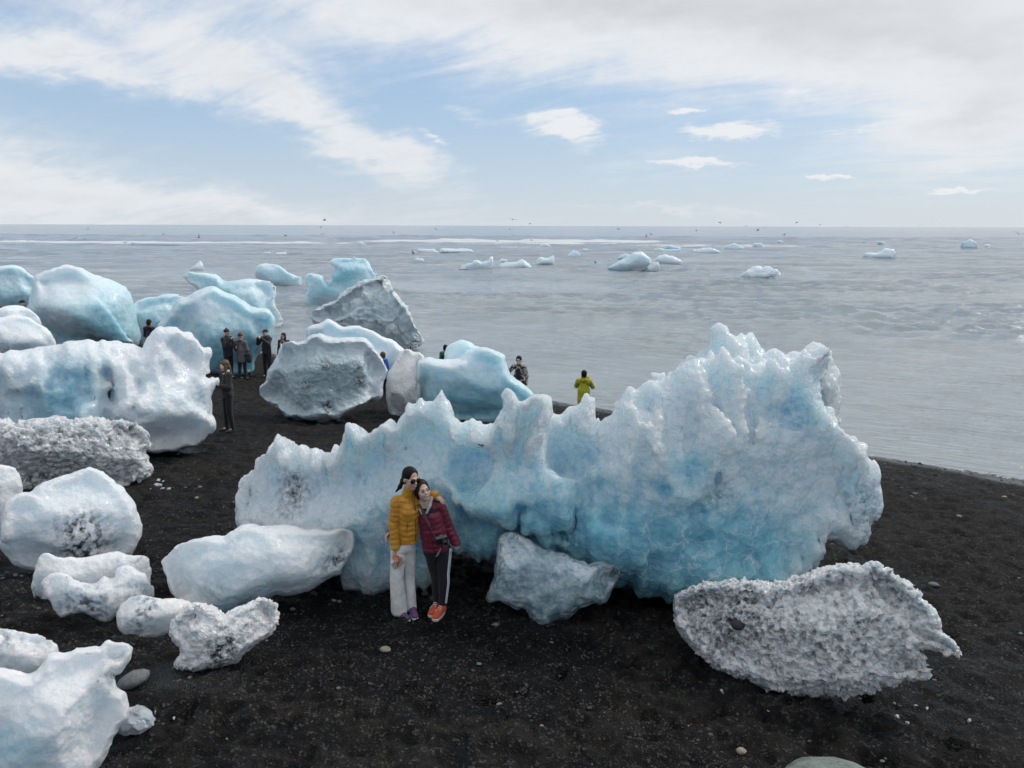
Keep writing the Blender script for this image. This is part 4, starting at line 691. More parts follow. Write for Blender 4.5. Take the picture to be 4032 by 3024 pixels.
g7 = O('v', [362, 432, 380, 400, 430, 372, 480, 345, 560, 345, 620, 370, 643, 402, 560, 410, 540, 428, 450, 433])
berg('ice_floe', 'striped white humpbacked floe nearest the beach at the right', [L(g7, .6, .6, R=1.1), L(O('v', [362, 432, 380, 400, 430, 375, 500, 378, 545, 405, 540, 428, 450, 433]), .8, .6, dw=-.4)], ICE_FAR, px=1.3, relief=(.10, .3), style='rough', cell=6, amp=.8, base_blue=.05, seed=150, sea=True, cat='ice floe', group='ice floes on the sea', lean=1., sink=0.)
# ------------------------------------------------------------------ stones, chips of ice
def ico(sub=2):
    import bmesh
    bm = bmesh.new(); bmesh.ops.create_icosphere(bm, subdivisions=sub, radius=1); bm.verts.ensure_lookup_table()
    V = np.array([v.co[:] for v in bm.verts]); Fc = np.array([[v.index for v in f.verts] for f in bm.faces]); bm.free(); return V, Fc
def stone_mat(name, c, rough=.7, c2=None):
    m = bpy.data.materials.new(name); m.use_nodes = True; T = NT(m.node_tree); b = T.n['Principled BSDF']; co = T.new('ShaderNodeTexCoord').outputs['Object']
    n = T.noise(co, 2.2, 6, .65); n2 = T.noise(co, 14, 4, .7); c2 = c2 or tuple(v * .55 for v in c)
    col = T.mixc(T.ramp(T.m('ADD', T.m('MULTIPLY', n, .7), T.m('MULTIPLY', n2, .3)), .35, .62), (*c2, 1), (*c, 1)); T.l.new(col, b.inputs['Base Color']); b.inputs['Roughness'].default_value = rough
    T.l.new(T.bump(n2, .4, .1), b.inputs['Normal']); return m
ST = {'grey': stone_mat('stone_grey', (.20, .21, .21)), 'dark': stone_mat('stone_dark', (.055, .055, .058)), 'tan': stone_mat('stone_tan', (.36, .32, .22)), 'green': stone_mat('stone_green', (.20, .25, .22)), 'peach': stone_mat('stone_peach', (.42, .33, .27)), 'mid': stone_mat('stone_mid', (.11, .11, .112))}
_V, _F = ico(2)
STM = {}
for cn, mt in ST.items():
    STM[cn] = []
    for i in range(4):
        r = np.random.default_rng(i + 5); n = fbm(_V * 1.1 + i * 9, 3, i); V = _V * (1 + .22 * n[:, None]); V = np.sign(V) * np.abs(V) ** .95; V[:, 2] = np.maximum(V[:, 2], -.55)
        STM[cn].append(mesh_np('pebble', V, _F, mt, True))
def pebble(px, py, wpx, hpx, cn, label=None, group=None, rot=None, name='pebble', cat='pebble', lift=None, p=None):
    q = gpt(px, py) if p is None else p; t = np.dot(q - CAM, _f); wm = wpx / FPX * t * .5; hm = max(hpx / FPX * t * .5, .3 * wm)
    o = obj(name, random.choice(STM[cn])); o.location = (q[0], q[1], q[2] + hm * .45); o.scale = (wm, wm * random.uniform(.7, .95), hm * .95); o.rotation_euler = (random.uniform(-.1, .1), random.uniform(-.15, .15), random.uniform(-.5, .5) if rot is None else rot)
    tag(o, label or 'small loose pebble lying on the black sand', cat, group or (None if label else 'loose pebbles on the black sand')); return o
def tp(tile, x, y): x0, y0, s = TILE[tile]; return x0 + x / s, y0 + y / s
named = [('k', 1027, 108, 60, 36, 'grey', 'pale grey oval pebble on dark sand below the glassy ice block'), ('k', 342, 255, 78, 36, 'tan', 'yellowish oval stone below the feet of the couple'), ('k', 380, 525, 62, 24, 'green', 'flat grey green pebble in the middle foreground'),
 ('k', 1052, 598, 46, 22, 'grey', 'flat light pebble in the centre foreground sand'), ('k', 1317, 732, 30, 26, 'peach', 'small peach coloured pebble low in the foreground'), ('k', 1885, 18, 60, 36, 'grey', 'rounded speckled stone between glassy block and grey crystal boulder'),
 ('7', 1697, 297, 58, 28, 'grey', 'flat blue grey pebble right of the crystal boulder top'), ('7', 1693, 672, 44, 36, 'dark', 'dark round pebble under the pointed tail of the crystal boulder'), ('7', 1905, 722, 64, 22, 'mid', 'long flat pebble right of the crystal boulder tail'),
 ('7', 605, 1248, 60, 42, 'peach', 'cream stone at the bottom, left of the green rock'), ('3', 533, 1330, 48, 28, 'mid', 'grey pebble under the tapering end of the long slab'), ('3', 655, 1372, 38, 26, 'grey', 'light pebble left of the white trousers'),
 ('3', 1220, 1328, 44, 34, 'grey', 'striped pebble between the two women at ankle height'), ('3', 1270, 1347, 44, 16, 'mid', 'flat pebble behind the orange shoes'), ('3', 1555, 1358, 56, 22, 'grey', 'flat pale pebble left of the glassy block foot'), ('3', 1570, 1262, 56, 24, 'mid', 'grey pebble left of the glassy block')]
for tl, x, y, wp, hp, cn, lab in named:
    s = TILE[tl][2]; pebble(*tp(tl, x, y), wp / s, hp / s, cn, lab)
for tl, x, y, wp, hp, cn in [('k', 927, 340, 35, 12, 'grey'), ('k', 1270, 443, 32, 16, 'peach'), ('k', 1376, 210, 28, 20, 'grey'), ('k', 1190, 155, 18, 12, 'grey'), ('k', 1285, 154, 14, 12, 'grey'), ('k', 182, 418, 18, 14, 'grey'), ('k', 99, 378, 20, 12, 'mid'), ('k', 320, 673, 22, 14, 'tan'), ('k', 732, 548, 18, 16, 'grey'),
 ('k', 1018, 16, 35, 12, 'mid'), ('k', 1079, 20, 28, 12, 'mid'), ('k', 1560, 507, 18, 14, 'grey'), ('k', 435, 635, 18, 12, 'mid'), ('k', 575, 320, 22, 14, 'mid'), ('7', 1940, 707, 35, 18, 'mid'), ('7', 2085, 665, 28, 18, 'grey'), ('7', 2200, 770, 40, 24, 'grey'), ('7', 1890, 550, 25, 14, 'mid'), ('7', 1755, 862, 25, 14, 'grey'),
 ('7', 450, 1090, 25, 14, 'grey'), ('7', 1120, 70, 30, 20, 'mid'), ('7', 2160, 660, 15, 12, 'grey'), ('7', 1750, 570, 45, 24, 'mid'), ('7', 2085, 713, 30, 14, 'mid'), ('6', 1378, 955, 35, 12, 'tan'), ('6', 1300, 980, 45, 12, 'mid'), ('6', 1935, 690, 30, 12, 'grey'), ('6', 2125, 465, 40, 32, 'mid'), ('6', 2165, 398, 30, 15, 'mid'), ('6', 2070, 637, 18, 12, 'tan'),
 ('5', 115, 1228, 38, 20, 'grey'), ('5', 160, 1234, 28, 18, 'grey'), ('5', 220, 1212, 32, 18, 'mid'), ('5', 248, 1232, 28, 18, 'grey'), ('5', 20, 1250, 35, 14, 'mid'), ('5', 55, 1210, 30, 16, 'mid'), ('3', 690, 1375, 30, 18, 'grey'), ('3', 725, 1358, 26, 14, 'mid'), ('3', 435, 1368, 28, 14, 'mid'), ('3', 400, 1425, 28, 24, 'dark'), ('3', 350, 1575, 20, 12, 'tan'), ('3', 915, 1345, 24, 12, 'mid'), ('5', 1330, 310, 28, 14, 'grey'), ('5', 1450, 590, 34, 20, 'grey'), ('5', 1445, 538, 30, 14, 'mid'), ('5', 1290, 350, 28, 20, 'mid')]:
    s = TILE[tl][2]; pebble(*tp(tl, x, y), wp / s, hp / s, cn)
rq = np.random.default_rng(55)
for i in range(150):              # more loose stones over the open sand
    for _ in range(50):
        px, py = rq.uniform(0, 4032), rq.uniform(1900, 3024)
        if (px > 3350 and py < 2850) or rq.random() < .28: break
    pebble(px, py, rq.uniform(10, 26), rq.uniform(6, 14), rq.choice(['mid', 'mid', 'grey', 'dark', 'tan']))
# stones set apart
V = _V * [1, .62, .5]; V = V * (1 + .12 * fbm(_V * 1.3 + 40, 3, 3)[:, None]); q = gpt(*tp('6', 972, 1000)); o = obj('stone', mesh_np('stone', V, _F, ST['grey'], True)); o.scale = (.14, .14, .13); o.location = (q[0], q[1], q[2] + .04); o.rotation_euler = (.1, -.25, .5)
tag(o, 'slanting smooth grey stone beside the bottom left iceberg', 'stone')
V4, F4 = ico(4); V = V4.copy(); n = fbm(V * 1.5 + 4, 4, 8); V *= (1 + .16 * n[:, None] + .04 * fbm(V * 7, 3, 9, ridged=True)[:, None]); q = gpt(3325, 3195); o = obj('rock', mesh_np('rock', V, F4, stone_mat('rock_green', (.24, .28, .25), .8, (.07, .09, .08)), True)); o.scale = (.56, .48, .27); o.location = (q[0], q[1], q[2] - .04)
tag(o, 'pale green rock cut off by the bottom edge at the right', 'rock')
# grit scattered over the sand, too much to count
def build_gravel():
    r = np.random.default_rng(12); n = 15000
    base = np.array([(1, 0, 0), (0, 1, 0), (-1, 0, 0), (0, -1, 0), (0, 0, .8), (0, 0, -.3)], float); tri = np.array([(0, 1, 4), (1, 2, 4), (2, 3, 4), (3, 0, 4), (1, 0, 5), (2, 1, 5), (3, 2, 5), (0, 3, 5)])
    px = r.uniform(-250, 4282, n * 3); py = 1480 + (3080 - 1480) * r.random(n * 3) ** .9
    D = np.array([_f]) + _r * ((px - 2016) / FPX)[:, None] - _u * ((py - 1512) / FPX)[:, None]; t = (CZ - 2.48) / (-D[:, 2] - .115 * (NS[0] * D[:, 0] + NS[1] * D[:, 1]))
    P = CAM + D * t[:, None]; s = NS[0] * P[:, 0] + NS[1] * P[:, 1]
    Pn = np.stack([P[:, 0], P[:, 1], s * 0], 1); den = sstep(fbm(Pn / 1.3, 3, 61), -.35, .5) + .9 * sstep(s, 14, 20); ok = (s < 21.7) & (t > 0) & (r.random(n * 3) < den ** 1.6 * .8 + .02)
    P = P[ok][:n]; t = t[ok][:n]; n = len(P); s = s[ok][:n]
    sz = t * r.lognormal(0, .45, n) * .00105 + .002; sz *= 1 + .5 * sstep(s, 15, 21)
    h, _ = sand_h(P[:, 0], P[:, 1]); P[:, 2] = gz(P[:, 0], P[:, 1]) + h
    a = r.uniform(0, 6.28, n); ca, sa = np.cos(a), np.sin(a); jit = r.uniform(.65, 1.3, (n, 6, 3)); V = base[None] * jit
    V = np.stack([V[:, :, 0] * ca[:, None] - V[:, :, 1] * sa[:, None] * .7, V[:, :, 0] * sa[:, None] + V[:, :, 1] * ca[:, None] * .7, V[:, :, 2] * .6], -1) * sz[:, None, None] + P[:, None, :]
    F = (tri[None] + (np.arange(n) * 6)[:, None, None]).reshape(-1, 3)
    v = np.clip(r.lognormal(-3.7, .6, n), .008, .16); c = np.repeat(v[:, None] * np.array([[1, .98, .96]]), 6, 0)
    m = bpy.data.materials.new('gravel'); m.use_nodes = True; T = NT(m.node_tree); T.l.new(T.attr('tone', 'Color'), T.n['Principled BSDF'].inputs['Base Color']); T.n['Principled BSDF'].inputs['Roughness'].default_value = .75
    tag(obj('gravel', mesh_np('gravel', V.reshape(-1, 3), F, m, False, {'tone': c})), 'fine gravel strewn over the black sand', 'gravel', None, 'stuff')
build_gravel()
# chips of ice on the sand
CHIP = ice_mat('ice_chip', white=(.75, .77, .79), mid=(.6, .68, .72), deep=(.5, .65, .7), rough=.12, grain=60, bump=.8, sss=.4, sscale=.02)
chm = []
for i in range(5):
    r = np.random.default_rng(80 + i); f1, f2, idn, off = worley(_V * 1.4 + i * 5, i); V = _V * (.75 + .5 * idn[:, None]) * r.uniform(.6, 1.2, 3); chm.append(mesh_np('ice_chip', V, _F, CHIP, False, {'blue': idn * .4, 'dirt': idn * 0}))
def chip(px, py, wpx, hpx, label=None, group=None):
    q = gpt(px, py); t = np.dot(q - CAM, _f); wm = wpx / FPX * t * .5; hm = hpx / FPX * t * .5
    o = obj('ice_chip', random.choice(chm)); o.location = (q[0], q[1], q[2] + hm * .4); o.scale = (wm, wm * .8, hm); o.rotation_euler = (random.uniform(-.4, .4), random.uniform(-.4, .4), random.uniform(0, 6))
    tag(o, label or 'small clear chip of melting ice lying on the black sand', 'ice chip', group or (None if label else 'ice chips on the sand'))
V5, F5 = ico(4); f1, f2, idn, off = worley(V5 * 2.2, 3); V = V5 * (.85 + .25 * idn[:, None] + .1 * f1[:, None]) * [1, .8, .85]
q = gpt(*tp('6', 990, 1350)); o = obj('ice_chunk', mesh_np('ice_chunk', V, F5, CHIP, False, {'blue': idn * .5, 'dirt': (idn > .75) * .8})); o.scale = (.135, .135, .125); o.location = (q[0], q[1], q[2] + .09)
tag(o, 'glittering small chunk of clear ice beside the bottom left iceberg', 'ice chunk')
for x, y, wp, hp in [(1130, 1222, 34, 48), (1262, 1252, 36, 24), (1130, 1340, 34, 40), (905, 1392, 40, 26), (1100, 1457, 18, 14), (925, 1457, 22, 14), (1040, 1372, 42, 20), (845, 1342, 34, 30), (1005, 1168, 16, 14)]: chip(*tp('6', x, y), wp / 1.84, hp / 1.84)
for x, y, wp, hp in [(1700, 985, 60, 34), (1660, 1005, 30, 26), (1725, 1035, 26, 26), (1750, 1000, 40, 20), (490, 915, 40, 44), (400, 880, 28, 30), (665, 975, 50, 22), (775, 972, 34, 20), (757, 1020, 40, 20), (1490, 1052, 40, 30), (1550, 1080, 26, 16), (1900, 1070, 34, 24), (1880, 960, 26, 40), (762, 900, 40, 24), (1160, 1130, 50, 26), (1335, 1075, 30, 18), (1170, 1065, 30, 16), (1600, 980, 22, 12), (1475, 970, 20, 16)]: chip(*tp('7', x, y), wp / 1.44, hp / 1.44)
for x, y, wp, hp in [(1120, 535, 26, 22), (1150, 548, 40, 34), (1185, 560, 44, 32), (1240, 565, 46, 30), (1130, 580, 40, 26), (1180, 600, 34, 20), (1085, 548, 30, 14), (1225, 602, 26, 16), (1240, 527, 26, 14), (1110, 602, 40, 16), (1275, 572, 24, 12), (1160, 578, 30, 28)]: chip(*tp('5', x, y), wp / 1.84, hp / 1.84, 'white ice chip in the little heap on the sand by the crusty block', 'heap of ice chips')

dg = bpy.context.evaluated_depsgraph_get(); dr_ = ray(*tp('7', 585, 512)); hit = SC.ray_cast(dg, Vector(CAM), Vector(dr_ / np.linalg.norm(dr_)))
if hit[0]:
    o = pebble(0, 0, 58, 50, 'dark', 'dark rounded stone stuck on the crystal boulder', name='stone', cat='stone', p=np.array(hit[1])); o.location.z = hit[1][2] - .01; o.scale.z = o.scale.x * .8

# wet sand and scour round the foot of each block
def wet_rims():
    g = np.zeros((700, 700), np.float32); c = .1
    for o in list(COL.objects):
        if o.name.split('.')[0] in ('iceberg', 'ice_block', 'ice_boulder', 'ice_chunk'):
            V = np.empty(len(o.data.vertices) * 3, np.float32); o.data.vertices.foreach_get('co', V); V = V.reshape(-1, 3) + np.array(o.location); k = np.abs(V[:, 2] - gz(V[:, 0], V[:, 1])) < .12
            i = ((V[k, 0] + 35) / c).astype(int); j = (V[k, 1] / c).astype(int); m = (i >= 0) & (i < 700) & (j >= 0) & (j < 700); g[i[m], j[m]] = 1
    for _ in range(14):
        p = np.pad(g, 1, 'edge'); g = np.maximum(g * .90, (p[:-2, 1:-1] + p[2:, 1:-1] + p[1:-1, :-2] + p[1:-1, 2:] + 2 * g) / 6)
    me = bpy.data.objects['ground'].data; V = np.empty(len(me.vertices) * 3, np.float32); me.vertices.foreach_get('co', V); V = V.reshape(-1, 3)
    i = np.clip(((V[:, 0] + 35) / c).astype(int), 0, 699); j = np.clip((V[:, 1] / c).astype(int), 0, 699); P = np.stack([V[:, 0], V[:, 1], V[:, 0] * 0], 1)
    wv = sstep(g[i, j] + .25 * fbm(P / .5, 3, 4), .22, .75); sh = NS[0] * V[:, 0] + NS[1] * V[:, 1]; wv = np.maximum(wv, sstep(sh + .5 * fbm(P / 1.5, 2, 6), 20.6, 21.3))
    at = me.attributes.new('wet', 'FLOAT', 'POINT'); at.data.foreach_set('value', wv.astype(np.float32)); V[:, 2] -= .03 * wv * (sh < 20); me.vertices.foreach_set('co', V.ravel()); me.update()
wet_rims()
# ------------------------------------------------------------------ people
TILE['z'] = (1450, 1800, 2.44)
A_ = lambda *v: np.array(v, float)
def cone(a, b, r0, r1, q=1., k=.02): return ('c', A_(*a), A_(*b), r0, r1, q, k)
def ell(c, r, R=None, k=.015): return ('e', A_(*c), A_(*r), np.eye(3) if R is None else R, k)
def sdf_mesh(prims, vox, cut=(), rel=1):
    los, his = [], []
    for p in prims:
        if p[0] == 'c': rr = max(p[3], p[4]) + p[6]; los.append(np.minimum(p[1], p[2]) - rr); his.append(np.maximum(p[1], p[2]) + rr)
        else: rr = p[2].max() + p[4]; los.append(p[1] - rr); his.append(p[1] + rr)
    lo = np.min(los, 0) - 3 * vox; hi = np.max(his, 0) + 3 * vox; n = np.ceil((hi - lo) / vox).astype(int) + 1
    F = np.full(n, .5, np.float32)
    for p, l, h in zip(prims, los, his):
        i0 = np.maximum(((l - .03 - lo) / vox).astype(int), 0); i1 = np.minimum(((h + .03 - lo) / vox).astype(int) + 2, n)
        g = np.meshgrid(*[lo[d] + vox * np.arange(i0[d], i1[d]) for d in range(3)], indexing='ij'); X = np.stack(g, -1)
        if p[0] == 'c':
            a, b = p[1], p[2]; q = p[5]
            Y = X - a; e = b - a; t = np.clip((Y @ e) / max(e @ e, 1e-9), 0, 1); D = Y - t[..., None] * e
            if q != 1: D = D * [1, q, 1]
            d = np.sqrt((D * D).sum(-1)) - (p[3] + (p[4] - p[3]) * t)
            if q != 1: d = d / (1 + (q - 1) * .5)
            k = p[6]
        else:
            Y = (X - p[1]) @ p[3]; d = (np.sqrt(((Y / p[2]) ** 2).sum(-1)) - 1) * p[2].min(); k = p[4]
        s = tuple(slice(i0[i], i1[i]) for i in range(3)); F[s] = smin(F[s], d.astype(np.float32), k)
    if cut:
        g = np.meshgrid(*[lo[d] + vox * np.arange(n[d]) for d in range(3)], indexing='ij'); X = np.stack(g, -1)
        for c in cut: F = np.maximum(F, c(X).astype(np.float32))
    F[0] = F[-1] = 1; F[:, 0] = F[:, -1] = 1; F[:, :, 0] = F[:, :, -1] = 1
    V, Q = surface_nets(F); V = relax(lo + V * vox, Q, rel, .5); return V, Q
def rotm(yaw=0, tilt=0, pitch=0):   # yaw about z, tilt about the view axis, pitch nod
    cy_, sy = math.cos(yaw), math.sin(yaw); ct, st = math.cos(tilt), math.sin(tilt); cp, sp = math.cos(pitch), math.sin(pitch)
    return np.array([[ct, 0, st], [0, 1, 0], [-st, 0, ct]]) @ np.array([[cy_, -sy, 0], [sy, cy_, 0], [0, 0, 1]]) @ np.array([[1, 0, 0], [0, cp, -sp], [0, sp, cp]])
CLOTH = {}
def cloth(c, rough=.8, fold=1.):
    key = (tuple(c), rough, fold)
    if key not in CLOTH:
        m = bpy.data.materials.new('cloth'); m.use_nodes = True; T = NT(m.node_tree); b = T.n['Principled BSDF']; co = T.new('ShaderNodeTexCoord').outputs['Object']
        n = T.noise(co, 9, 4, .6, .5); T.l.new(T.mixc(T.ramp(n, .3, .7), (*[v * .8 for v in c], 1), (*[min(1, v * 1.12) for v in c], 1)), b.inputs['Base Color']); b.inputs['Roughness'].default_value = rough
        b.inputs['Sheen Weight'].default_value = .15
        T.l.new(T.bump(T.m('ADD', n, T.m('MULTIPLY', T.noise(co, 30, 3, .6), .3)), .35 * fold, .03), b.inputs['Normal']); CLOTH[key] = m
    return CLOTH[key]
SKIN = mat('skin', (.62, .39, .28), .5, **{'Subsurface Weight': .15, 'Subsurface Scale': .01}); SKIN2 = mat('skin_light', (.70, .47, .36), .5)
HAIRB = mat('hair_black', (.007, .006, .006), .6, **{'Specular IOR Level': .2}); HAIRN = mat('hair_brown', (.10, .055, .03), .5); HAIRD = mat('hair_dark_brown', (.024, .014, .010), .6, **{'Specular IOR Level': .25})
BLACK = mat('black_plastic', (.012, .012, .013), .3); GLOSS = mat('dark_glass', (.008, .008, .009), .08); METAL = mat('silver_metal', (.45, .45, .45), .35, Metallic=.8); WHITE = mat('white_fabric', (.75, .75, .76), .7)
LIPS = mat('lips', (.42, .14, .12), .4); TEETH = mat('teeth', (.8, .78, .74), .3)
def piece(name, prims, m, parent, vox, cut=(), disp=None, rel=1):
    V, Q = sdf_mesh(prims, vox, cut, rel)
    if disp is not None: V = V + vnormals(V, Q) * disp(V)[:, None]
    return obj(name, mesh_np(name, V, Q, m), parent)
def head_prims(hc, R, s=1., ear=True):
    W = lambda x, y, z: hc + R @ (A_(x, y, z) * s)
    e = lambda c, r, k=.012: ell(W(*c), A_(*r) * s, R, k * s)
    c = lambda a, b, r0, r1, k=.01: cone(W(*a), W(*b), r0 * s, r1 * s, 1., k * s)
    P = [e((0, .018, .035), (.074, .094, .086), .02), e((0, -.022, -.035), (.060, .072, .082), .02), c((0, -.058, -.095), (0, -.05, -.09), .026, .03, .02), c((0, -.086, .004), (0, -.102, -.028), .008, .0135, .008),
         e((.034, -.060, -.032), (.027, .027, .03)), e((-.034, -.060, -.032), (.027, .027, .03)), c((-.03, -.082, .02), (.03, -.082, .02), .012, .012, .01)]
    if ear: P += [e((.073, .012, -.012), (.011, .022, .031), .006), e((-.073, .012, -.012), (.011, .022, .031), .006)]
    return P
def hand_prims(wr, d, palm_n, s=1., curl=.5):   # wrist, direction of the fingers, palm normal: palm, four fingers, thumb
    d = d / np.linalg.norm(d); side = np.cross(palm_n, d); side /= np.linalg.norm(side); pn = np.cross(d, side)
    P = []
    for i, (o_, ln) in enumerate(((-.030, .062), (-.010, .074), (.010, .070), (.030, .054))):
        k0 = wr + (d * .085 + side * o_) * s; P.append(cone(wr + d * .01 * s + side * o_ * .5 * s, k0, .016 * s, .012 * s, 1, .012 * s))
        k1 = k0 + (d * math.cos(curl * .6) + pn * math.sin(curl * .6)) * ln * .5 * s; k2 = k1 + (d * math.cos(curl * 1.5) + pn * math.sin(curl * 1.5)) * ln * .5 * s
        P += [cone(k0, k1, .0095 * s, .0085 * s, 1, .003), cone(k1, k2, .0085 * s, .007 * s, 1, .003)]
    t0 = wr + (d * .02 - side * .025) * s; t1 = t0 + (d * .035 - side * .028 + pn * .012) * s; t2 = t1 + (d * .030 - side * .004 + pn * .012) * s
    P += [cone(t0, t1, .015 * s, .011 * s, 1, .006), cone(t1, t2, .0105 * s, .0085 * s, 1, .003)]
    return P
def quilt(segs, amp=.008):
    def f(V):
        best = np.full(len(V), 9.); out = np.zeros(len(V))
        for a, b, r, per, sl in segs:
            e = b - a; L_ = np.linalg.norm(e); Y = V - a; t = np.clip(Y @ e / (L_ * L_), 0, 1); dist = np.linalg.norm(Y - t[:, None] * e, axis=1) - r
            s = t * L_ + sl * np.abs(V[:, 0] - a[0]) + .014 * vnoise(V * 7, 3); h = np.abs(np.sin(np.pi * s / per)) ** .45
            m = dist < best; best = np.where(m, dist, best); out = np.where(m, h, out)
        return amp * (out - .75) + .004 * fbm(V * 20, 3, 5, ridged=True)
    return f
def folds(amp=.006, sc=(14, 14, 5)):
    return lambda V: amp * fbm(V * np.array(sc), 3, 8, ridged=True)
# ---- the couple, posed joint by joint
def couple():
    f1 = gpt(*tp('z', 340, 1520)); ryaw = math.atan2(f1[0], f1[1])
    th = np.array([math.cos(ryaw), -math.sin(ryaw), 0]); aw = np.array([math.sin(ryaw), math.cos(ryaw), 0])
    def J(x, y, dy=0.):           # photo point -> upright plane through the feet, dy behind it
        d = ray(*tp('z', x, y)); o_ = f1 + aw * dy; t = ((o_ - CAM) @ aw) / (d @ aw); return CAM + d * t - f1
    def P3(x, y, dy): v = J(x, y, dy); return A_(v @ th, v @ aw, v[2])
    def place(o): o.location = f1; o.rotation_euler = (0, 0, -ryaw)
    g0 = lambda X: -(X[..., 2] - 0.0)
    # --- woman in yellow
    hc = P3(408, 208, -.03); Rh = rotm(yaw=.62, tilt=.10, pitch=.02); hs = .93
    nb = P3(385, 330, 0); rs = P3(272, 425, .0); ls = P3(445, 405, .03); re = P3(245, 640, -.01); rw = P3(262, 885, -.07); le = P3(570, 410, .13); lw = P3(636, 365, .03)
    ch = P3(388, 520, 0); wa = P3(386, 690, .0); pe = P3(382, 815, 0); rh = P3(292, 880, 0); lh = P3(385, 880, .02); rk = P3(272, 1160, -.03); lk = P3(396, 1150, .05); ra = P3(296, 1480, -.02); la = P3(412, 1462, .06)
    body = head_prims(hc, Rh, hs) + [cone(nb + A_(0, .01, -.05), hc + Rh @ A_(0, .025, -.06), .045, .045), cone(nb + A_(0, 0, -.06), pe, .06, .075, 1.3, .01), cone(rs, ls, .045, .045), cone(rs, re, .045, .036), cone(re, rw, .036, .026), cone(ls, le, .045, .036), cone(le, lw, .036, .026),
        cone(rh, rk, .05, .045, 1, .03), cone(rk, ra, .045, .034), cone(lh, lk, .05, .042, 1, .03), cone(lk, la, .042, .034)]
    body += hand_prims(rw + A_(.0, 0, -.01), P3(280, 985, -.08) - rw, A_(.3, -1, 0), .92, .75)
    body += hand_prims(lw, A_(.75, -.50, -.38), A_(-.3, .2, -1.), .95, .45)
    V, Q = sdf_mesh(body, .0065); root = obj('person', mesh_np('person_body', V, Q, SKIN)); place(root)
    tag(root, 'woman in mustard quilted jacket, white wide trousers and sunglasses, hugging her friend', 'person')
    hem = pe[2] + .005
    jk = [cone(pe + A_(0, 0, .0), wa, .104, .102, 1., .02), cone(wa, ch, .102, .110, 1., .03), cone(ch, (rs + ls) / 2 + A_(.01, 0, -.03), .110, .085, 1., .03), cone(rs, ls, .060, .058, 1, .03), cone(rs, re, .063, .057, 1, .006), cone(re, rw + A_(0, 0, .01), .057, .046, 1, .006), cone(ls, le, .062, .055, 1, .02), cone(le, lw + A_(.0, 0, 0), .055, .050, 1, .02), cone(nb + A_(0, .01, -.04), nb + A_(.010, -.005, .03), .070, .060, 1, .015)]
    xc = P3(306, 800, 0)[0]; hcut = lambda X: np.where(X[..., 0] > xc, hem - X[..., 2], rw[2] + .0 - X[..., 2])
    j = piece('jacket', jk, cloth((.60, .27, .018), .55, .4), root, .0075, (hcut,), quilt([(pe + A_(0, 0, .02), nb, .10, .062, -.18), (rs, re, .06, .055, 0), (re, rw, .05, .055, 0), (ls, le, .06, .055, 0), (le, lw, .05, .055, 0)], .0085))
    zx = [P3(455, 800, -.078), P3(455, 640, -.082), P3(452, 500, -.085), P3(440, 400, -.075), P3(425, 330, -.06)]
    piece('zip', [cone(zx[i], zx[i + 1], .007, .007, 1, .001) for i in range(4)], cloth((.16, .07, .01)), j, .005)
    piece('pocket_zip', [cone(P3(378, 640, -.108), P3(370, 725, -.106), .006, .006)], cloth((.25, .11, .01)), j, .004)
    piece('shirt', [cone(P3(374, 835, 0), P3(386, 800, 0), .090, .088, 1., .03)], WHITE, root, .008, (lambda X: (pe[2] - .030) - X[..., 2], lambda X: X[..., 2] - hem - .03))
    tr = [cone(P3(345, 850, 0), rh, .082, .086, 1., .02), cone(P3(365, 850, 0), lh, .085, .080, 1., .02), cone(rh, rk, .083, .067, 1, .004), cone(rk, ra + A_(0, 0, .02), .067, .088, 1, .002), cone(lh, lk, .076, .054, 1, .004), cone(lk, la + A_(0, 0, .03), .054, .062, 1, .002)]
    piece('trousers', tr, cloth((.78, .76, .71), .85, .8), root, .007, (lambda X: .03 - X[..., 2], lambda X: X[..., 2] - hem + .02), lambda V: .006 * fbm(V * [16, 12, 2.0], 3, 3, ridged=True))
    for tx, ty, dy, ax in ((372, 1528, -.13, ra), (448, 1498, -.10, la)):
        t_ = P3(tx, ty, dy); t_[2] = .035; h_ = A_(ax[0] + .01, ax[1] - .02, .035); cutz = lambda X: .02 - X[..., 2]
        s_ = piece('shoe', [cone(h_, t_, .042, .036), cone(h_ + A_(0, 0, .03), (h_ + t_) / 2 + A_(0, 0, .015), .04, .03)], cloth((.13, .05, .17), .6), root, .006, (cutz,))
        a2, b2 = h_.copy(), t_.copy(); a2[2] = b2[2] = .012; piece('sole', [cone(a2, b2, .043, .038)], WHITE, s_, .006, (lambda X: X[..., 2] - .024, lambda X: -X[..., 2] - .01))
    W = lambda x, y, z: hc + Rh @ (A_(x, y, z) * hs)
    hair = [ell(W(0, .022, .045), A_(.084, .100, .092) * hs, Rh), ell(W(0, .05, -.01), A_(.078, .07, .08) * hs, Rh), cone(W(.0, .10, .0), W(-.01, .125, -.06), .035, .026), cone(W(-.01, .125, -.06), W(-.05, .12, -.13), .026, .02), cone(W(-.05, .12, -.13), W(-.12, .10, -.175), .02, .006)]
    fc = W(.004, -.122, -.018); fcut = lambda X: 1 - np.sqrt((((X - fc) @ Rh / (A_(.077, .120, .135) * hs)) ** 2).sum(-1))
    piece('hair', hair, HAIRB, root, .006, (lambda X: .05 * fcut(X),), lambda V: .003 * fbm(V * [60, 60, 12], 3, 2))
    for sx in (-1, 1):
        g = piece('sunglass_lens', [ell(W(.035 * sx, -.090, .002), A_(.037, .013, .033) * hs, Rh)], GLOSS, root, .004)
        piece('glasses_arm', [cone(W(.066 * sx, -.075, .012), W(.079 * sx, .0, .006), .005, .005)], mat('cream_plastic', (.6, .55, .5), .4), root, .004)
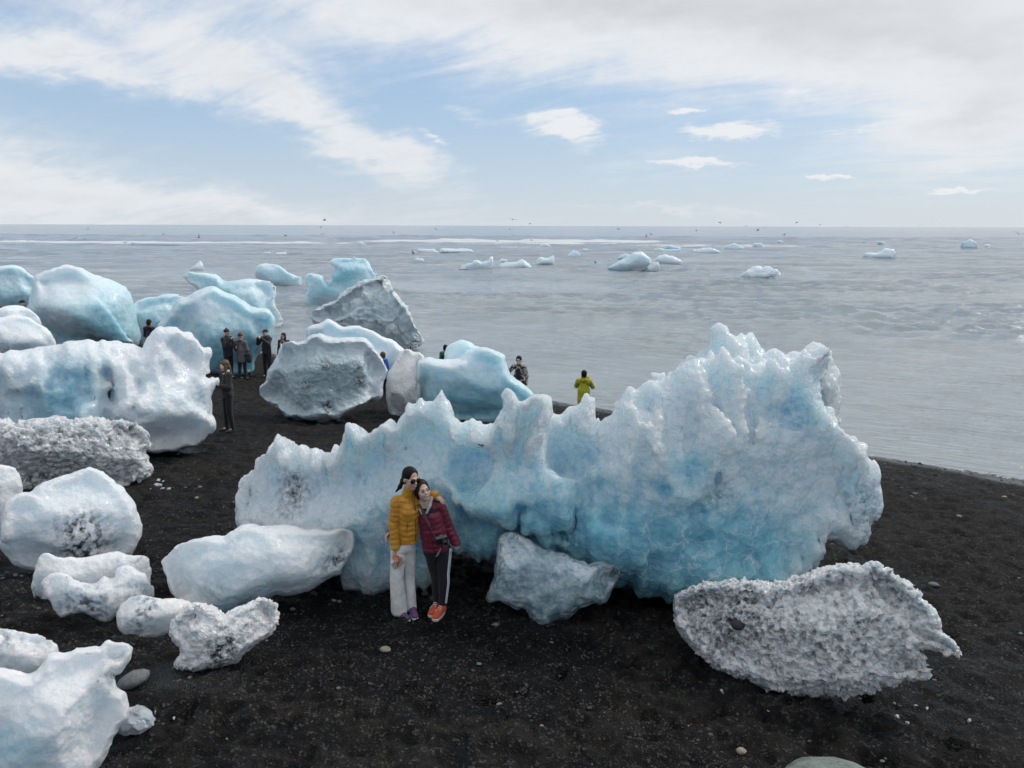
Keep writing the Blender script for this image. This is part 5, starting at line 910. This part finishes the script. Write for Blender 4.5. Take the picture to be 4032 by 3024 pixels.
    piece('glasses_bridge', [cone(W(-.01, -.098, .012), W(.01, -.098, .012), .005, .005)], BLACK, root, .004)
    piece('mouth', [ell(W(0, -.088, -.058), A_(.025, .012, .010) * hs, Rh)], LIPS, root, .003); piece('teeth', [ell(W(0, -.0935, -.057), A_(.019, .010, .0055) * hs, Rh)], TEETH, root, .003)
    # --- friend in maroon
    hc2 = P3(522, 318, -.05); R2 = rotm(yaw=.38, tilt=-.20, pitch=-.12); W2 = lambda x, y, z: hc2 + R2 @ (A_(x, y, z) * .93)
    nb = P3(548, 445, .0); rs = P3(508, 480, .06); ls = P3(690, 470, .0); le = P3(765, 660, .02); lw = P3(842, 815, -.02); re = P3(330, 660, .22); rw = P3(200, 735, .16)
    ch = P3(600, 580, 0); wa = P3(625, 720, 0); pe = P3(650, 850, 0); lh = P3(718, 900, 0); rh = P3(610, 900, .02); lk = P3(728, 1150, -.02); rk = P3(655, 1150, .04); la = P3(715, 1400, 0); ra = P3(660, 1380, .08)
    body = head_prims(hc2, R2, .93) + [cone(nb + A_(0, .01, -.04), hc2 + R2 @ A_(0, .02, -.06), .047, .045), cone(nb, pe, .075, .085, 1.3, .03), cone(rs, ls, .045, .045), cone(rs, re, .042, .034), cone(re, rw, .034, .026), cone(ls, le, .045, .036), cone(le, lw, .036, .026),
        cone(rh, rk, .055, .042, 1, .03), cone(rk, ra, .042, .033), cone(lh, lk, .055, .042, 1, .03), cone(lk, la, .042, .033)]
    body += hand_prims(rw, A_(-.35, -.75, -.3), A_(1., -.2, 0), .9, .5) + hand_prims(lw, A_(.2, -.1, -1), A_(-.3, -1, 0), .6, .9)
    V, Q = sdf_mesh(body, .0065); r2 = obj('person', mesh_np('person_body', V, Q, SKIN2)); place(r2)
    tag(r2, 'smiling woman in maroon quilted jacket and striped black trousers leaning on her friend', 'person')
    jk = [cone(pe + A_(0, 0, -.05), wa, .142, .134, 1.2, .03), cone(wa, ch, .134, .126, 1.2, .03), cone(ch, (rs + ls) / 2 + A_(0, 0, -.03), .126, .09, 1.2, .03), cone(rs, ls, .060, .058, 1, .03), cone(ls, le, .062, .055, 1, .010), cone(le, lw + A_(.005, 0, -.03), .055, .052, 1, .010), cone(rs, re, .06, .055, 1, .03), cone(re, rw + A_(.02, 0, 0), .055, .05, 1, .02), cone(nb + A_(.0, .03, -.02), nb + A_(.03, .045, .02), .075, .068, 1, .02)]
    hem2 = P3(640, 885, 0)[2]
    nc2 = lambda X: .05 - np.sqrt((X[..., 0] - nb[0]) ** 2 + (X[..., 1] - nb[1] + .03) ** 2 + np.where(X[..., 2] > nb[2] - .04, 0, 9))
    vcut = lambda X: np.minimum(np.minimum(.9 * (X[..., 2] - (nb[2] - .16)) - np.abs(X[..., 0] - nb[0] - .0) * 2.2, -(X[..., 1] - nb[1] + .05)), .04)
    j2 = piece('jacket', jk, cloth((.16, .008, .03), .5, .4), r2, .0075, (lambda X: np.where(X[..., 0] < lw[0] - .075, hem2 - X[..., 2], (lw[2] - .03) - X[..., 2]), nc2, vcut), quilt([(pe - A_(0, 0, .05), nb, .14, .064, -.12), (ls, le, .06, .062, 0), (le, lw, .055, .062, 0), (rs, re, .06, .06, 0), (re, rw, .05, .06, 0)], .008))
    piece('shirt', [cone(ch + A_(-.0, 0, .06), nb + A_(0, -.0, -.06), .095, .07, 1.1, .02)], cloth((.008, .008, .009)), r2, .009)
    piece('hood_lining', [cone(P3(605, 395, -.02), P3(588, 470, -.075), .022, .016), cone(P3(588, 470, -.075), P3(560, 540, -.10), .016, .012), cone(P3(495, 500, -.06), P3(515, 545, -.095), .013, .011)], cloth((.50, .50, .48), .9), r2, .006)
    piece('zip', [cone(P3(556, 545, -.105), P3(600, 720, -.112), .006, .006, 1, .001), cone(P3(600, 720, -.112), P3(628, 880, -.12), .006, .006, 1, .001), cone(P3(628, 880, -.125), P3(632, 925, -.12), .006, .006, 1, .001)], cloth((.05, .004, .012)), j2, .004)
    tr = [cone(P3(650, 870, 0), rh, .10, .090, 1.1, .03), cone(P3(660, 870, 0), lh, .10, .090, 1.1, .03), cone(rh, rk, .088, .060, 1, .012), cone(rk, ra, .060, .042, 1, .010), cone(lh, lk, .088, .060, 1, .012), cone(lk, la, .060, .042, 1, .010)]
    t2 = piece('trousers', tr, cloth((.0075, .008, .012), .75, .8), r2, .008, (lambda X: .075 - X[..., 2],), lambda V: .004 * fbm(V * [16, 12, 5], 3, 3, ridged=True))
    for k_ in range(3):
        o_ = .016 * k_; st = [P3(800 - o_ * 500, 880, -.025 - o_), P3(788 - o_ * 500, 1020, -.04 - o_), P3(776 - o_ * 450, 1130, -.05 - o_), P3(778 - o_ * 400, 1200, -.05 - o_), P3(762 - o_ * 350, 1330, -.035 - o_ * .7), P3(752 - o_ * 300, 1400, -.025 - o_ * .7)]
        piece('stripe', [cone(st[i], st[i + 1], .006, .006, 1, .001) for i in range(5)], WHITE, t2, .004)
    OR = cloth((.62, .10, .03), .8)
    for (tx, ty, dy), ax in (((648, 1505, -.15), la), ((608, 1462, -.06), ra)):
        t_ = P3(tx, ty, dy); t_[2] = .038; h_ = A_(ax[0] + .0, ax[1] + .0, .04); cutz = lambda X: .024 - X[..., 2]
        s_ = piece('shoe', [cone(h_, t_, .040, .040), cone(h_ + A_(0, 0, .035), (h_ + t_) / 2 + A_(0, 0, .02), .038, .03)], OR, r2, .006, (cutz,))
        a2, b2 = h_.copy(), t_.copy(); a2[2] = b2[2] = .012; piece('sole', [cone(a2, b2, .043, .044)], cloth((.66, .62, .56), .7, .2), s_, .006, (lambda X: X[..., 2] - .03, lambda X: -X[..., 2] - .01))
        m_ = h_ * .45 + t_ * .55; dv = (t_ - h_) / np.linalg.norm(t_ - h_); sd = np.cross(dv, [0, 0, 1])
        for q in range(4):
            c_ = m_ + dv * (.022 * (1.2 - q)) + A_(0, 0, .032 + .011 * q); piece('lace', [cone(c_ - sd * .020, c_ + sd * .020, .005, .005)], WHITE, s_, .004)
        piece('side_stripe', [cone(m_ + sd * .040 + A_(0, 0, .012) - dv * .05, m_ + sd * .041 + A_(0, 0, .012), .006, .006), cone(m_ + sd * .041 + A_(0, 0, .012), m_ + sd * .036 + A_(0, 0, .030) - dv * .02, .006, .005)], WHITE, s_, .004)
    hair = [ell(W2(0, .024, .042), A_(.084, .100, .090) * .93, R2), ell(W2(0, .055, -.02), A_(.080, .06, .09) * .93, R2), cone(W2(.07, .0, .0), W2(.074, .01, -.07), .014, .008), cone(W2(-.07, .0, .0), W2(-.07, .02, -.08), .016, .012)]
    fc2 = W2(.004, -.115, -.038); fcut2 = lambda X: .05 * (1 - np.sqrt((((X - fc2) @ R2 / (A_(.070, .115, .128) * .93)) ** 2).sum(-1)))
    piece('hair', hair, HAIRD, r2, .006, (fcut2,), lambda V: .003 * fbm(V * [60, 60, 12], 3, 2))
    for sx in (-1, 1):
        piece('eye', [ell(W2(.031 * sx, -.086, .0), A_(.016, .011, .0065) * .93, R2)], mat('eye', (.02, .012, .01), .15), r2, .003)
        piece('eyebrow', [cone(W2(.017 * sx, -.095, .027), W2(.046 * sx, -.082, .022), .0040, .003)], HAIRD, r2, .003)
    piece('mouth', [ell(W2(0, -.088, -.058), A_(.027, .013, .013) * .93, R2)], LIPS, r2, .003); piece('teeth', [ell(W2(0, -.0945, -.055), A_(.020, .010, .0065) * .93, R2)], TEETH, r2, .003)
    # --- things they hold
    def thing(name, label, cat): e = bpy.data.objects.new(name, None); COL.objects.link(e); e.empty_display_size = .05; place(e); tag(e, label, cat); return e
    import bmesh
    def box(name, c, half, m, parent, R=None, bev=.004):
        bm = bmesh.new(); bmesh.ops.create_cube(bm, size=2); 
        for v in bm.verts: v.co = Vector((v.co.x * half[0], v.co.y * half[1], v.co.z * half[2]))
        bmesh.ops.bevel(bm, geom=bm.edges[:], offset=bev, segments=2, affect='EDGES')
        R = np.eye(3) if R is None else R
        for v in bm.verts: v.co = Vector(c + R @ np.array(v.co))
        me = bpy.data.meshes.new(name); bm.to_mesh(me); bm.free(); me.materials.append(m); return obj(name, me, parent)
    cm = thing('camera', 'silver and black camera hanging on a strap at the maroon jacket', 'camera'); cc = P3(705, 800, -.20); Rc = rotm(yaw=.25, tilt=-.10)
    b_ = box('camera_body', cc, (.062, .022, .034), BLACK, cm, Rc); box('top_plate', cc + Rc @ A_(0, 0, .036), (.060, .021, .009), METAL, cm, Rc, .003); box('viewfinder_hump', cc + Rc @ A_(0, -.002, .048), (.02, .02, .011), METAL, cm, Rc, .005)
    ln = piece('lens', [cone(cc + Rc @ A_(.018, -.02, -.004), cc + Rc @ A_(.018, -.062, -.004), .030, .027)], BLACK, cm, .004); piece('lens_glass', [ell(cc + Rc @ A_(.018, -.084, -.004), A_(.021, .008, .021), Rc)], GLOSS, ln, .003)
    box('camera_strap', (P3(525, 520, -.125) + P3(588, 655, -.155)) / 2, (.017, .003, np.linalg.norm(P3(525, 520, -.125) - P3(588, 655, -.155)) / 2 + .01), cloth((.09, .05, .055)), cm, rotm(tilt=-.42, pitch=-.20), .002)
    piece('strap_cord', [cone(P3(588, 655, -.155), cc + Rc @ A_(-.06, 0, .03), .006, .006), cone(P3(490, 455, -.09), P3(525, 520, -.125), .010, .010)], cloth((.05, .03, .035)), cm, .004)
    td = P3(712, 850, -.19); p0 = P3(700, 880, -.18); tri = thing('mini_tripod', 'small folded tripod hanging below the camera', 'tripod')
    piece('mount', [cone(td, p0, .010, .012)], BLACK, tri, .004); piece('red_button', [ell(P3(697, 880, -.20), (.009, .009, .009))], mat('pink_red', (.7, .12, .12), .4), tri, .003)
    for ex in ((600, 1045, -.14), (622, 1030, -.15), (640, 1010, -.14)):
        q = P3(*ex); m_ = p0 + (q - p0) * .45; l_ = piece('leg', [cone(m_, q, .008, .006)], BLACK, tri, .004); piece('silver_tube', [cone(p0 + (q - p0) * .05, m_, .008, .009)], METAL, l_, .004)
    ph = thing('phone', 'phone with a red ring strap held low by the woman in yellow', 'phone'); pc = P3(285, 1020, -.10); Rp = rotm(yaw=-.35, tilt=.95, pitch=.2)
    box('phone_body', pc, (.036, .005, .072), mat('phone_gold', (.42, .33, .26), .3), ph, Rp, .004); box('phone_screen', pc + Rp @ A_(0, .0055, 0), (.033, .001, .067), GLOSS, ph, Rp, .0005)
    rp = [pc + Rp @ A_(.0, -.012, .0), P3(292, 1000, -.13), P3(302, 980, -.12), P3(290, 955, -.10), P3(272, 950, -.09)]
    piece('ring_strap', [cone(rp[i], rp[i + 1], .008, .007, 1, .004) for i in range(4)] + [cone(rp[0], P3(276, 1060, -.10), .008, .006, 1, .004)], mat('red_plastic', (.62, .03, .015), .35), ph, .005)
couple()
# ---- visitors further off
def walker(label, px, py, h, face=0., top=(.02, .02, .022), legs=(.012, .012, .014), skin=None, hair=HAIRD, hat=None, long_hair=False, coat=.0, arms='down', foot=None, bulk=1., extra=None, glasses=False, sleeve=None, vox=.016, name='person', hood=None, back=0.):
    if foot is None: f0, t = stand_pt(px, py, h)
    else:
        f0 = gpt(*foot); t = (f0 - CAM) @ _f
        if h is None: d = ray(px, py); h = CZ + d[2] * (f0[1] / d[1]) - f0[2]
    s = h / 1.70; S = lambda x, y, z: A_(x, y, z) * s
    skin = skin or SKIN
    sh = {k: S(k * .165, .01, 1.37) for k in (-1, 1)}; el = {k: S(k * .23, .03, 1.10) for k in (-1, 1)}; wr = {k: S(k * .23, -.04, .86) for k in (-1, 1)}
    if arms == 'photo':
        for k in (-1, 1): el[k] = S(k * .24, -.14, 1.20); wr[k] = S(k * .07, -.30, 1.42)
    elif arms == 'front':
        for k in (-1, 1): el[k] = S(k * .23, -.03, 1.10); wr[k] = S(k * .07, -.25, 1.14)
    elif arms == 'mouth':
        el[-1] = S(-.22, -.08, 1.12); wr[-1] = S(-.05, -.20, 1.36); el[1] = S(.23, -.02, 1.10); wr[1] = S(.10, -.26, 1.10)
    elif arms == 'lean':
        el[-1] = S(-.33, .0, 1.18); wr[-1] = S(-.42, -.05, 1.05)
    elif arms == 'hips':
        for k in (-1, 1): el[k] = S(k * .30, .05, 1.12); wr[k] = S(k * .17, -.10, 1.00)
    hp = {k: S(k * .085, 0, .90) for k in (-1, 1)}; kn = {k: S(k * .10, -.02, .49) for k in (-1, 1)}; an = {k: S(k * .10 + .01, .03 * k, .08) for k in (-1, 1)}
    hc = S(0, -.02 - back, 1.575); Rh = rotm(0, 0, .12 if arms in ('front',) else 0.)
    B = head_prims(hc, Rh, s) + [cone(S(0, .01, 1.36), hc + Rh @ S(0, .02, -.07), .05 * s, .046 * s), cone(S(0, 0, .92), S(0, 0, 1.33), .10 * s, .09 * s, 1.3)]
    for k in (-1, 1):
        B += [cone(sh[k], el[k], .04 * s, .034 * s), cone(el[k], wr[k], .034 * s, .026 * s), cone(hp[k], kn[k], .065 * s, .048 * s), cone(kn[k], an[k], .046 * s, .034 * s), cone(an[k], an[k] + S(0, -.12, -.04), .034 * s, .028 * s)]
        d = wr[k] - el[k]; B += hand_prims(wr[k], d, A_(-k, -.3, .1), s, .5)
    V, Q = sdf_mesh(B, vox * .8); root = obj(name, mesh_np('person_body', V, Q, skin)); root.location = f0; root.rotation_euler = (0, 0, face - math.atan2(f0[0], f0[1])); tag(root, label, 'person')
    b = bulk; hz = (.84 - coat) * s
    J = [cone(S(0, 0, .84 - coat), S(0, 0, 1.10), .155 * s * b, .145 * s * b, 1.25, .03), cone(S(0, 0, 1.10), S(0, 0, 1.34), .145 * s * b, .10 * s, 1.25, .03), cone(sh[-1], sh[1], .064 * s * b, .064 * s * b, 1, .04), cone(S(0, .01, 1.40), S(0, .02, 1.45), .07 * s, .065 * s)]
    for k in (-1, 1): J += [cone(sh[k], el[k], .064 * s * b, .056 * s * b, 1, .03), cone(el[k], wr[k], .056 * s * b, .046 * s * b)]
    if hood: J += [ell(S(0, .07, 1.42), A_(.11, .07, .07) * s)]
    wz = min(wr[-1][2], wr[1][2]) + .0
    cutj = lambda X: np.where(np.abs(X[..., 0]) < .17 * s * b + .01, hz - X[..., 2], min(hz, wz) - X[..., 2])
    jm = top if not isinstance(top, tuple) else cloth(top, .75, 1.2)
    jk = piece('jacket', J, jm, root, vox, (cutj,), lambda V: .006 * fbm(V * [9, 9, 6], 3, 4, ridged=True))
    if hood: piece('hood', [ell(S(0, .085, 1.43), A_(.115, .055, .06) * s)], cloth(hood), jk, vox * .8)
    TR = []
    for k in (-1, 1): TR += [cone(S(0, 0, .92), hp[k], .11 * s, .10 * s, 1.1), cone(hp[k], kn[k], .092 * s, .068 * s, 1, .015), cone(kn[k], an[k], .066 * s, .052 * s, 1, .01)]
    piece('trousers', TR, cloth(legs, .8), root, vox, (lambda X: .06 * s - X[..., 2],))
    for k in (-1, 1): piece('shoe', [cone(an[k] * [1, 1, .5], an[k] * [1, 1, .4] + S(.01 * k, -.15, 0), .048 * s, .042 * s)], cloth((.014, .013, .013), .6), root, vox * .8, (lambda X: .0 - X[..., 2],))
    W = lambda x, y, z: hc + Rh @ S(x, y, z)
    if hat != 'cap' and hat != 'beanie' or long_hair:
        H = [ell(W(0, .022, .045), A_(.086, .102, .092) * s, Rh), ell(W(0, .05, -.02), A_(.08, .065, .085) * s, Rh)]
        if long_hair: H += [cone(W(0, .07, -.05), W(0, .09, -.26), .07 * s, .05 * s), cone(W(-.07, -.01, -.02), W(-.085, -.05, -.28), .03 * s, .022 * s), cone(W(.07, -.01, -.02), W(.085, -.05, -.28), .03 * s, .022 * s)]
        fc = W(0, -.115, -.045); piece('hair', H, hair, root, vox * .7, (lambda X: .05 * (1 - np.sqrt((((X - fc) @ Rh / (A_(.068, .115, .112) * s)) ** 2).sum(-1))),))
    if hat == 'beanie': piece('beanie', [ell(W(0, .02, .06), A_(.092, .106, .085) * s, Rh), cone(W(0, .02, .11), W(0, .03, .16), .055 * s, .02 * s)], cloth(extra or (.02, .02, .018)), root, vox * .7, (lambda X: (hc[2] + .028 * s) - X[..., 2],))
    if hat == 'cap':
        cp = piece('cap', [ell(W(0, .02, .05), A_(.09, .105, .075) * s, Rh)], cloth((.014, .014, .016)), root, vox * .7, (lambda X: (hc[2] + .03 * s) - X[..., 2],)); piece('cap_peak', [ell(W(0, -.12, .04), A_(.07, .07, .012) * s, Rh)], cloth((.012, .012, .013)), cp, vox * .6)
    if glasses:
        for k in (-1, 1): piece('sunglass_lens', [ell(W(.033 * k, -.088, .004), A_(.03, .014, .022) * s, Rh)], GLOSS, root, .007)
    return root, s
def held(name, label, cat, root, prims, m, vox=.008):
    V, Q = sdf_mesh(prims, vox); o = obj(name, mesh_np(name, V, Q, m)); o.location = root.location; o.rotation_euler = root.rotation_euler; tag(o, label, cat); return o
D_ = 1.8228
PI = math.pi
r, s = walker('woman with long brown hair in a black jacket looking down at her hands', 487 * D_, 788 * D_, 1.66, -1.2, hair=HAIRN, long_hair=True, arms='front', coat=.02, legs=(.008, .008, .010), skin=SKIN2, foot=(497 * D_, 932 * D_), vox=.013, bulk=1.05)
piece('hood_lining', [cone((-.09, .03, 1.42), (.09, .03, 1.42), .03, .03), cone((.09, .03, 1.42), (.05, -.08, 1.36), .02, .015)], WHITE, r, .012)
piece('sleeve_badge', [cone((-.245, -.0, 1.22), (-.240, -.03, 1.22), .016, .016)], WHITE, r, .008)
held('phone', 'dark phone in the hands of the long haired woman', 'phone', r, [cone((-.02, -.33, 1.12), (.02, -.36, 1.14), .02, .02)], BLACK)
walker('man in navy jacket with red hood beside the big rounded iceberg', 321 * D_, 690 * D_, 1.74, 2.5, top=(.018, .020, .045), hood=(.16, .012, .02), arms='front')
walker('man in a dark beanie and black parka, hand raised to his face', 489 * D_, 711 * D_, 1.74, .75, hat='beanie', arms='mouth', coat=.06, bulk=1.15, glasses=True, top=(.011, .012, .016), extra=(.022, .024, .018))
r, s = walker('woman in a grey coat and red beanie seen from behind', 525 * D_, 725 * D_, 1.62, 2.6, top=(.14, .125, .125), hat='beanie', extra=(.16, .02, .015), coat=.18, bulk=1.15, legs=(.012, .012, .013), arms='front', foot=(525 * D_, 820 * D_))
piece('scarf', [ell((0, .02, 1.36), (.10, .09, .045))], cloth((.03, .03, .035)), r, .014)
held('shoulder_bag', 'black bag hanging beside the grey coat', 'bag', r, [cone((-.27, -.02, .70), (-.27, -.02, .88), .10, .085, .8), cone((-.27, -.02, .9), (-.22, 0, 1.12), .014, .014)], cloth((.012, .012, .014)), .012)
r, s = walker('man in a black cap taking a photo with raised hands', 573 * D_, 711 * D_, 1.76, -.75, hat='cap', arms='photo', top=(.020, .018, .017), legs=(.010, .011, .018), hood=(.03, .026, .022), bulk=1.12, skin=SKIN2)
held('phone', 'phone raised by the man in the black cap', 'phone', r, [cone((-.05, -.40, 1.47), (.05, -.40, 1.47), .02, .02)], BLACK)
walker('brown haired woman in sunglasses and dark coat near the water', 612 * D_, 719 * D_, 1.66, -.5, long_hair=True, hair=HAIRD, glasses=True, top=(.016, .014, .022), arms='down', skin=SKIN2)
walker('shorter woman in black half hidden behind the grey speckled iceberg', 610 * D_, 735 * D_, 1.52, -1.0, hair=HAIRN, top=(.010, .010, .012), arms='front', skin=SKIN2)
walker('child in a bright blue jacket squeezed between two blocks of ice', 826 * D_, 760 * D_, None, -2.2, foot=(830 * D_, 862 * D_), top=(.03, .13, .50), hair=HAIRN, hood=(.04, .16, .55), legs=(.012, .014, .03), coat=.1)
r, s = walker('person with a coral sleeve photographing, mostly hidden behind the cleft ice block', 881 * D_, 753 * D_, 1.62, 2.9, top=(.65, .10, .10), arms='photo', hair=HAIRD)
held('phone', 'phone held up above the cleft ice block', 'phone', r, [cone((.0, -.36, 1.50), (.0, -.36, 1.62), .022, .022)], BLACK)
r, s = walker('black haired person in a green jacket by the teal iceberg', 962 * D_, 745 * D_, 1.64, 2.7, top=(.01, .16, .10), hair=HAIRB, long_hair=False, hood=(.02, .28, .17), arms='front')
held('backpack', 'black backpack worn over the green jacket', 'backpack', r, [cone((0, .20, .98), (0, .18, 1.22), .15, .12, 1.2), ell((0, .30, 1.02), (.10, .05, .08))], cloth((.010, .010, .012)), .012)
# patterned jacket
pm = bpy.data.materials.new('patterned_cloth'); pm.use_nodes = True; T = NT(pm.node_tree); co = T.new('ShaderNodeTexCoord').outputs['Object']; T.l.new(T.mixc(T.ramp(T.noise(co, 16, 2, .5), .48, .54), (.015, .014, .014, 1), (.42, .36, .32, 1)), T.n['Principled BSDF'].inputs['Base Color']); T.n['Principled BSDF'].inputs['Roughness'].default_value = .8
r, s = walker('young man in a black and cream patterned jacket resting an arm on ice', 1121 * D_, 769 * D_, 1.76, -.25, top=pm, hair=HAIRB, arms='lean', legs=(.010, .010, .012), glasses=True, skin=SKIN2)
piece('shirt', [cone((0, -.075, .86), (0, -.075, 1.32), .095, .075, 1.2)], cloth((.010, .010, .012)), r, .014)
r, s = walker('person in a bright yellow green raincoat taking a photo at the waterline', 1262 * D_, 800 * D_, 1.64, PI - .15, top=(.42, .40, .012), hair=HAIRB, hood=(.40, .37, .012), arms='photo', coat=.10, bulk=1.2, legs=(.02, .02, .02))
piece('scarf', [ell((0, .03, 1.44), (.085, .085, .03))], cloth((.35, .02, .05)), r, .014)
walker('brown haired head showing above the ice at the left edge', 9 * D_, 650 * D_, None, .3, foot=(7 * D_, 752 * D_), hair=HAIRN, long_hair=True, skin=SKIN2, top=(.02, .02, .02))
walker('person in a black cap showing only a head beside the left edge', 56 * D_, 648 * D_, None, -.9, foot=(60 * D_, 748 * D_), hat='cap', top=(.012, .012, .014), arms='photo', skin=SKIN2)
# ------------------------------------------------------------------ gulls
GW = mat('gull_feathers', (.30, .30, .31), .8); GD = mat('gull_wing', (.17, .17, .175), .8)
def gull_parts(flap):
    V, Q = sdf_mesh([cone((0, -.16, 0), (0, .12, 0), .055, .045), cone((0, .12, 0), (0, .26, .0), .04, .015), cone((0, -.16, .0), (0, -.24, .03), .04, .036), cone((0, -.26, .03), (0, -.33, .02), .014, .006)], .02); bd = mesh_np('gull_body', V, Q, GW)
    W = []
    for k in (-1, 1):
        a = [(0, 0, .02), (.28, -.05, .02 + .28 * math.sin(flap)), (.62, .06, .02 + .28 * math.sin(flap) + .34 * math.sin(flap * .3))]; ch = (.15, .15, .03); vs, n = [], 3
        for (x, y, z), c in zip(a, ch): vs += [(k * x, y - c * .5, z), (k * x, y + c * .5, z + .004), (k * x, y, z + .02)]
        F = []
        for i in range(2): F += [(3 * i, 3 * i + 3, 3 * i + 5, 3 * i + 2), (3 * i + 2, 3 * i + 5, 3 * i + 4, 3 * i + 1), (3 * i + 1, 3 * i + 4, 3 * i + 3, 3 * i)]
        W.append(mesh_np('gull_wing', np.array(vs), np.array(F), GD, False))
    return bd, W
GP = [gull_parts(f) for f in (.9, .4, -.5, .1)]
gulls = [('s', 568, 105, 0), ('s', 1060, 137, 0), ('s', 808, 190, 1), ('s', 550, 172, 1), ('s', 1288, 157, 0), ('s', 1525, 168, 1), ('s', 2078, 92, 1), ('s', 2105, 45, 1), ('s', 1852, 146, 1), ('s', 1773, 200, 0), ('s', 2090, 132, 2), ('s', 865, 198, 1), ('s', 2204, 104, 0), ('s', 180, 178, 3), ('s', 485, 163, 3), ('s', 926, 147, 0),
 ('t', 1110, 40, 3), ('t', 1225, 68, 3), ('t', 337, 127, 0), ('t', 615, 105, 1), ('t', 1092, 103, 1), ('t', 1115, 143, 1), ('t', 1230, 174, 1), ('t', 1977, 152, 0), ('t', 2008, 138, 1), ('t', 1795, 103, 1), ('t', 1645, 322, 0), ('t', 468, 262, 0), ('t', 1014, 180, 0), ('t', 260, 118, 1),
 ('v', 240, 58, 2), ('v', 740, 57, 2), ('v', 1064, 88, 1), ('v', 1535, 82, 0), ('v', 487, 112, 0), ('v', 530, 92, 1), ('v', 1172, 193, 0), ('v', 2175, 134, 1), ('v', 88, 114, 0), ('v', 655, 140, 1), ('v', 410, 82, 3), ('v', 890, 75, 3)]
gn = {('t', 1110, 40): 'pale gull gliding on spread wings highest above the middle horizon', ('v', 2175, 134): 'gull with raised wings low over the sea at the right edge', ('v', 740, 57): 'dark gull with drooping wings above the horizon at the right', ('v', 240, 58): 'dark gull above the horizon right of the middle', ('t', 468, 262): 'dark bird perched low on the water by the joined floes', ('s', 2105, 45): 'gull above the horizon, left of the middle'}
rg = np.random.default_rng(9)
for tl, x, y, f in gulls:
    q = tp(tl, x, y); d = ray(*q); dist = 75 + 55 * rg.random()
    if q[1] > 960: dist = min(dist, CZ / -d[2] * .97)
    if q[1] > 905: dist = min(dist, max(30, CZ / max(-d[2], 1e-3) * .9))
    P_ = CAM + d * dist; e = bpy.data.objects.new('gull', None); COL.objects.link(e); e.location = P_; e.rotation_euler = (rg.normal(0, .2), rg.normal(0, .25), rg.uniform(-1.9, 1.9)); e.empty_display_size = .1
    k = rg.uniform(.55, .8) * (1.3 if (tl, x, y) in gn else 1); e.scale = (k, k, k); obj('body', GP[f][0], e); obj('wing', GP[f][1][0], e); obj('wing', GP[f][1][1], e)
    tag(e, gn.get((tl, x, y), 'small gull flying low over the far waves'), 'gull', None if (tl, x, y) in gn else 'gulls flying over the sea')
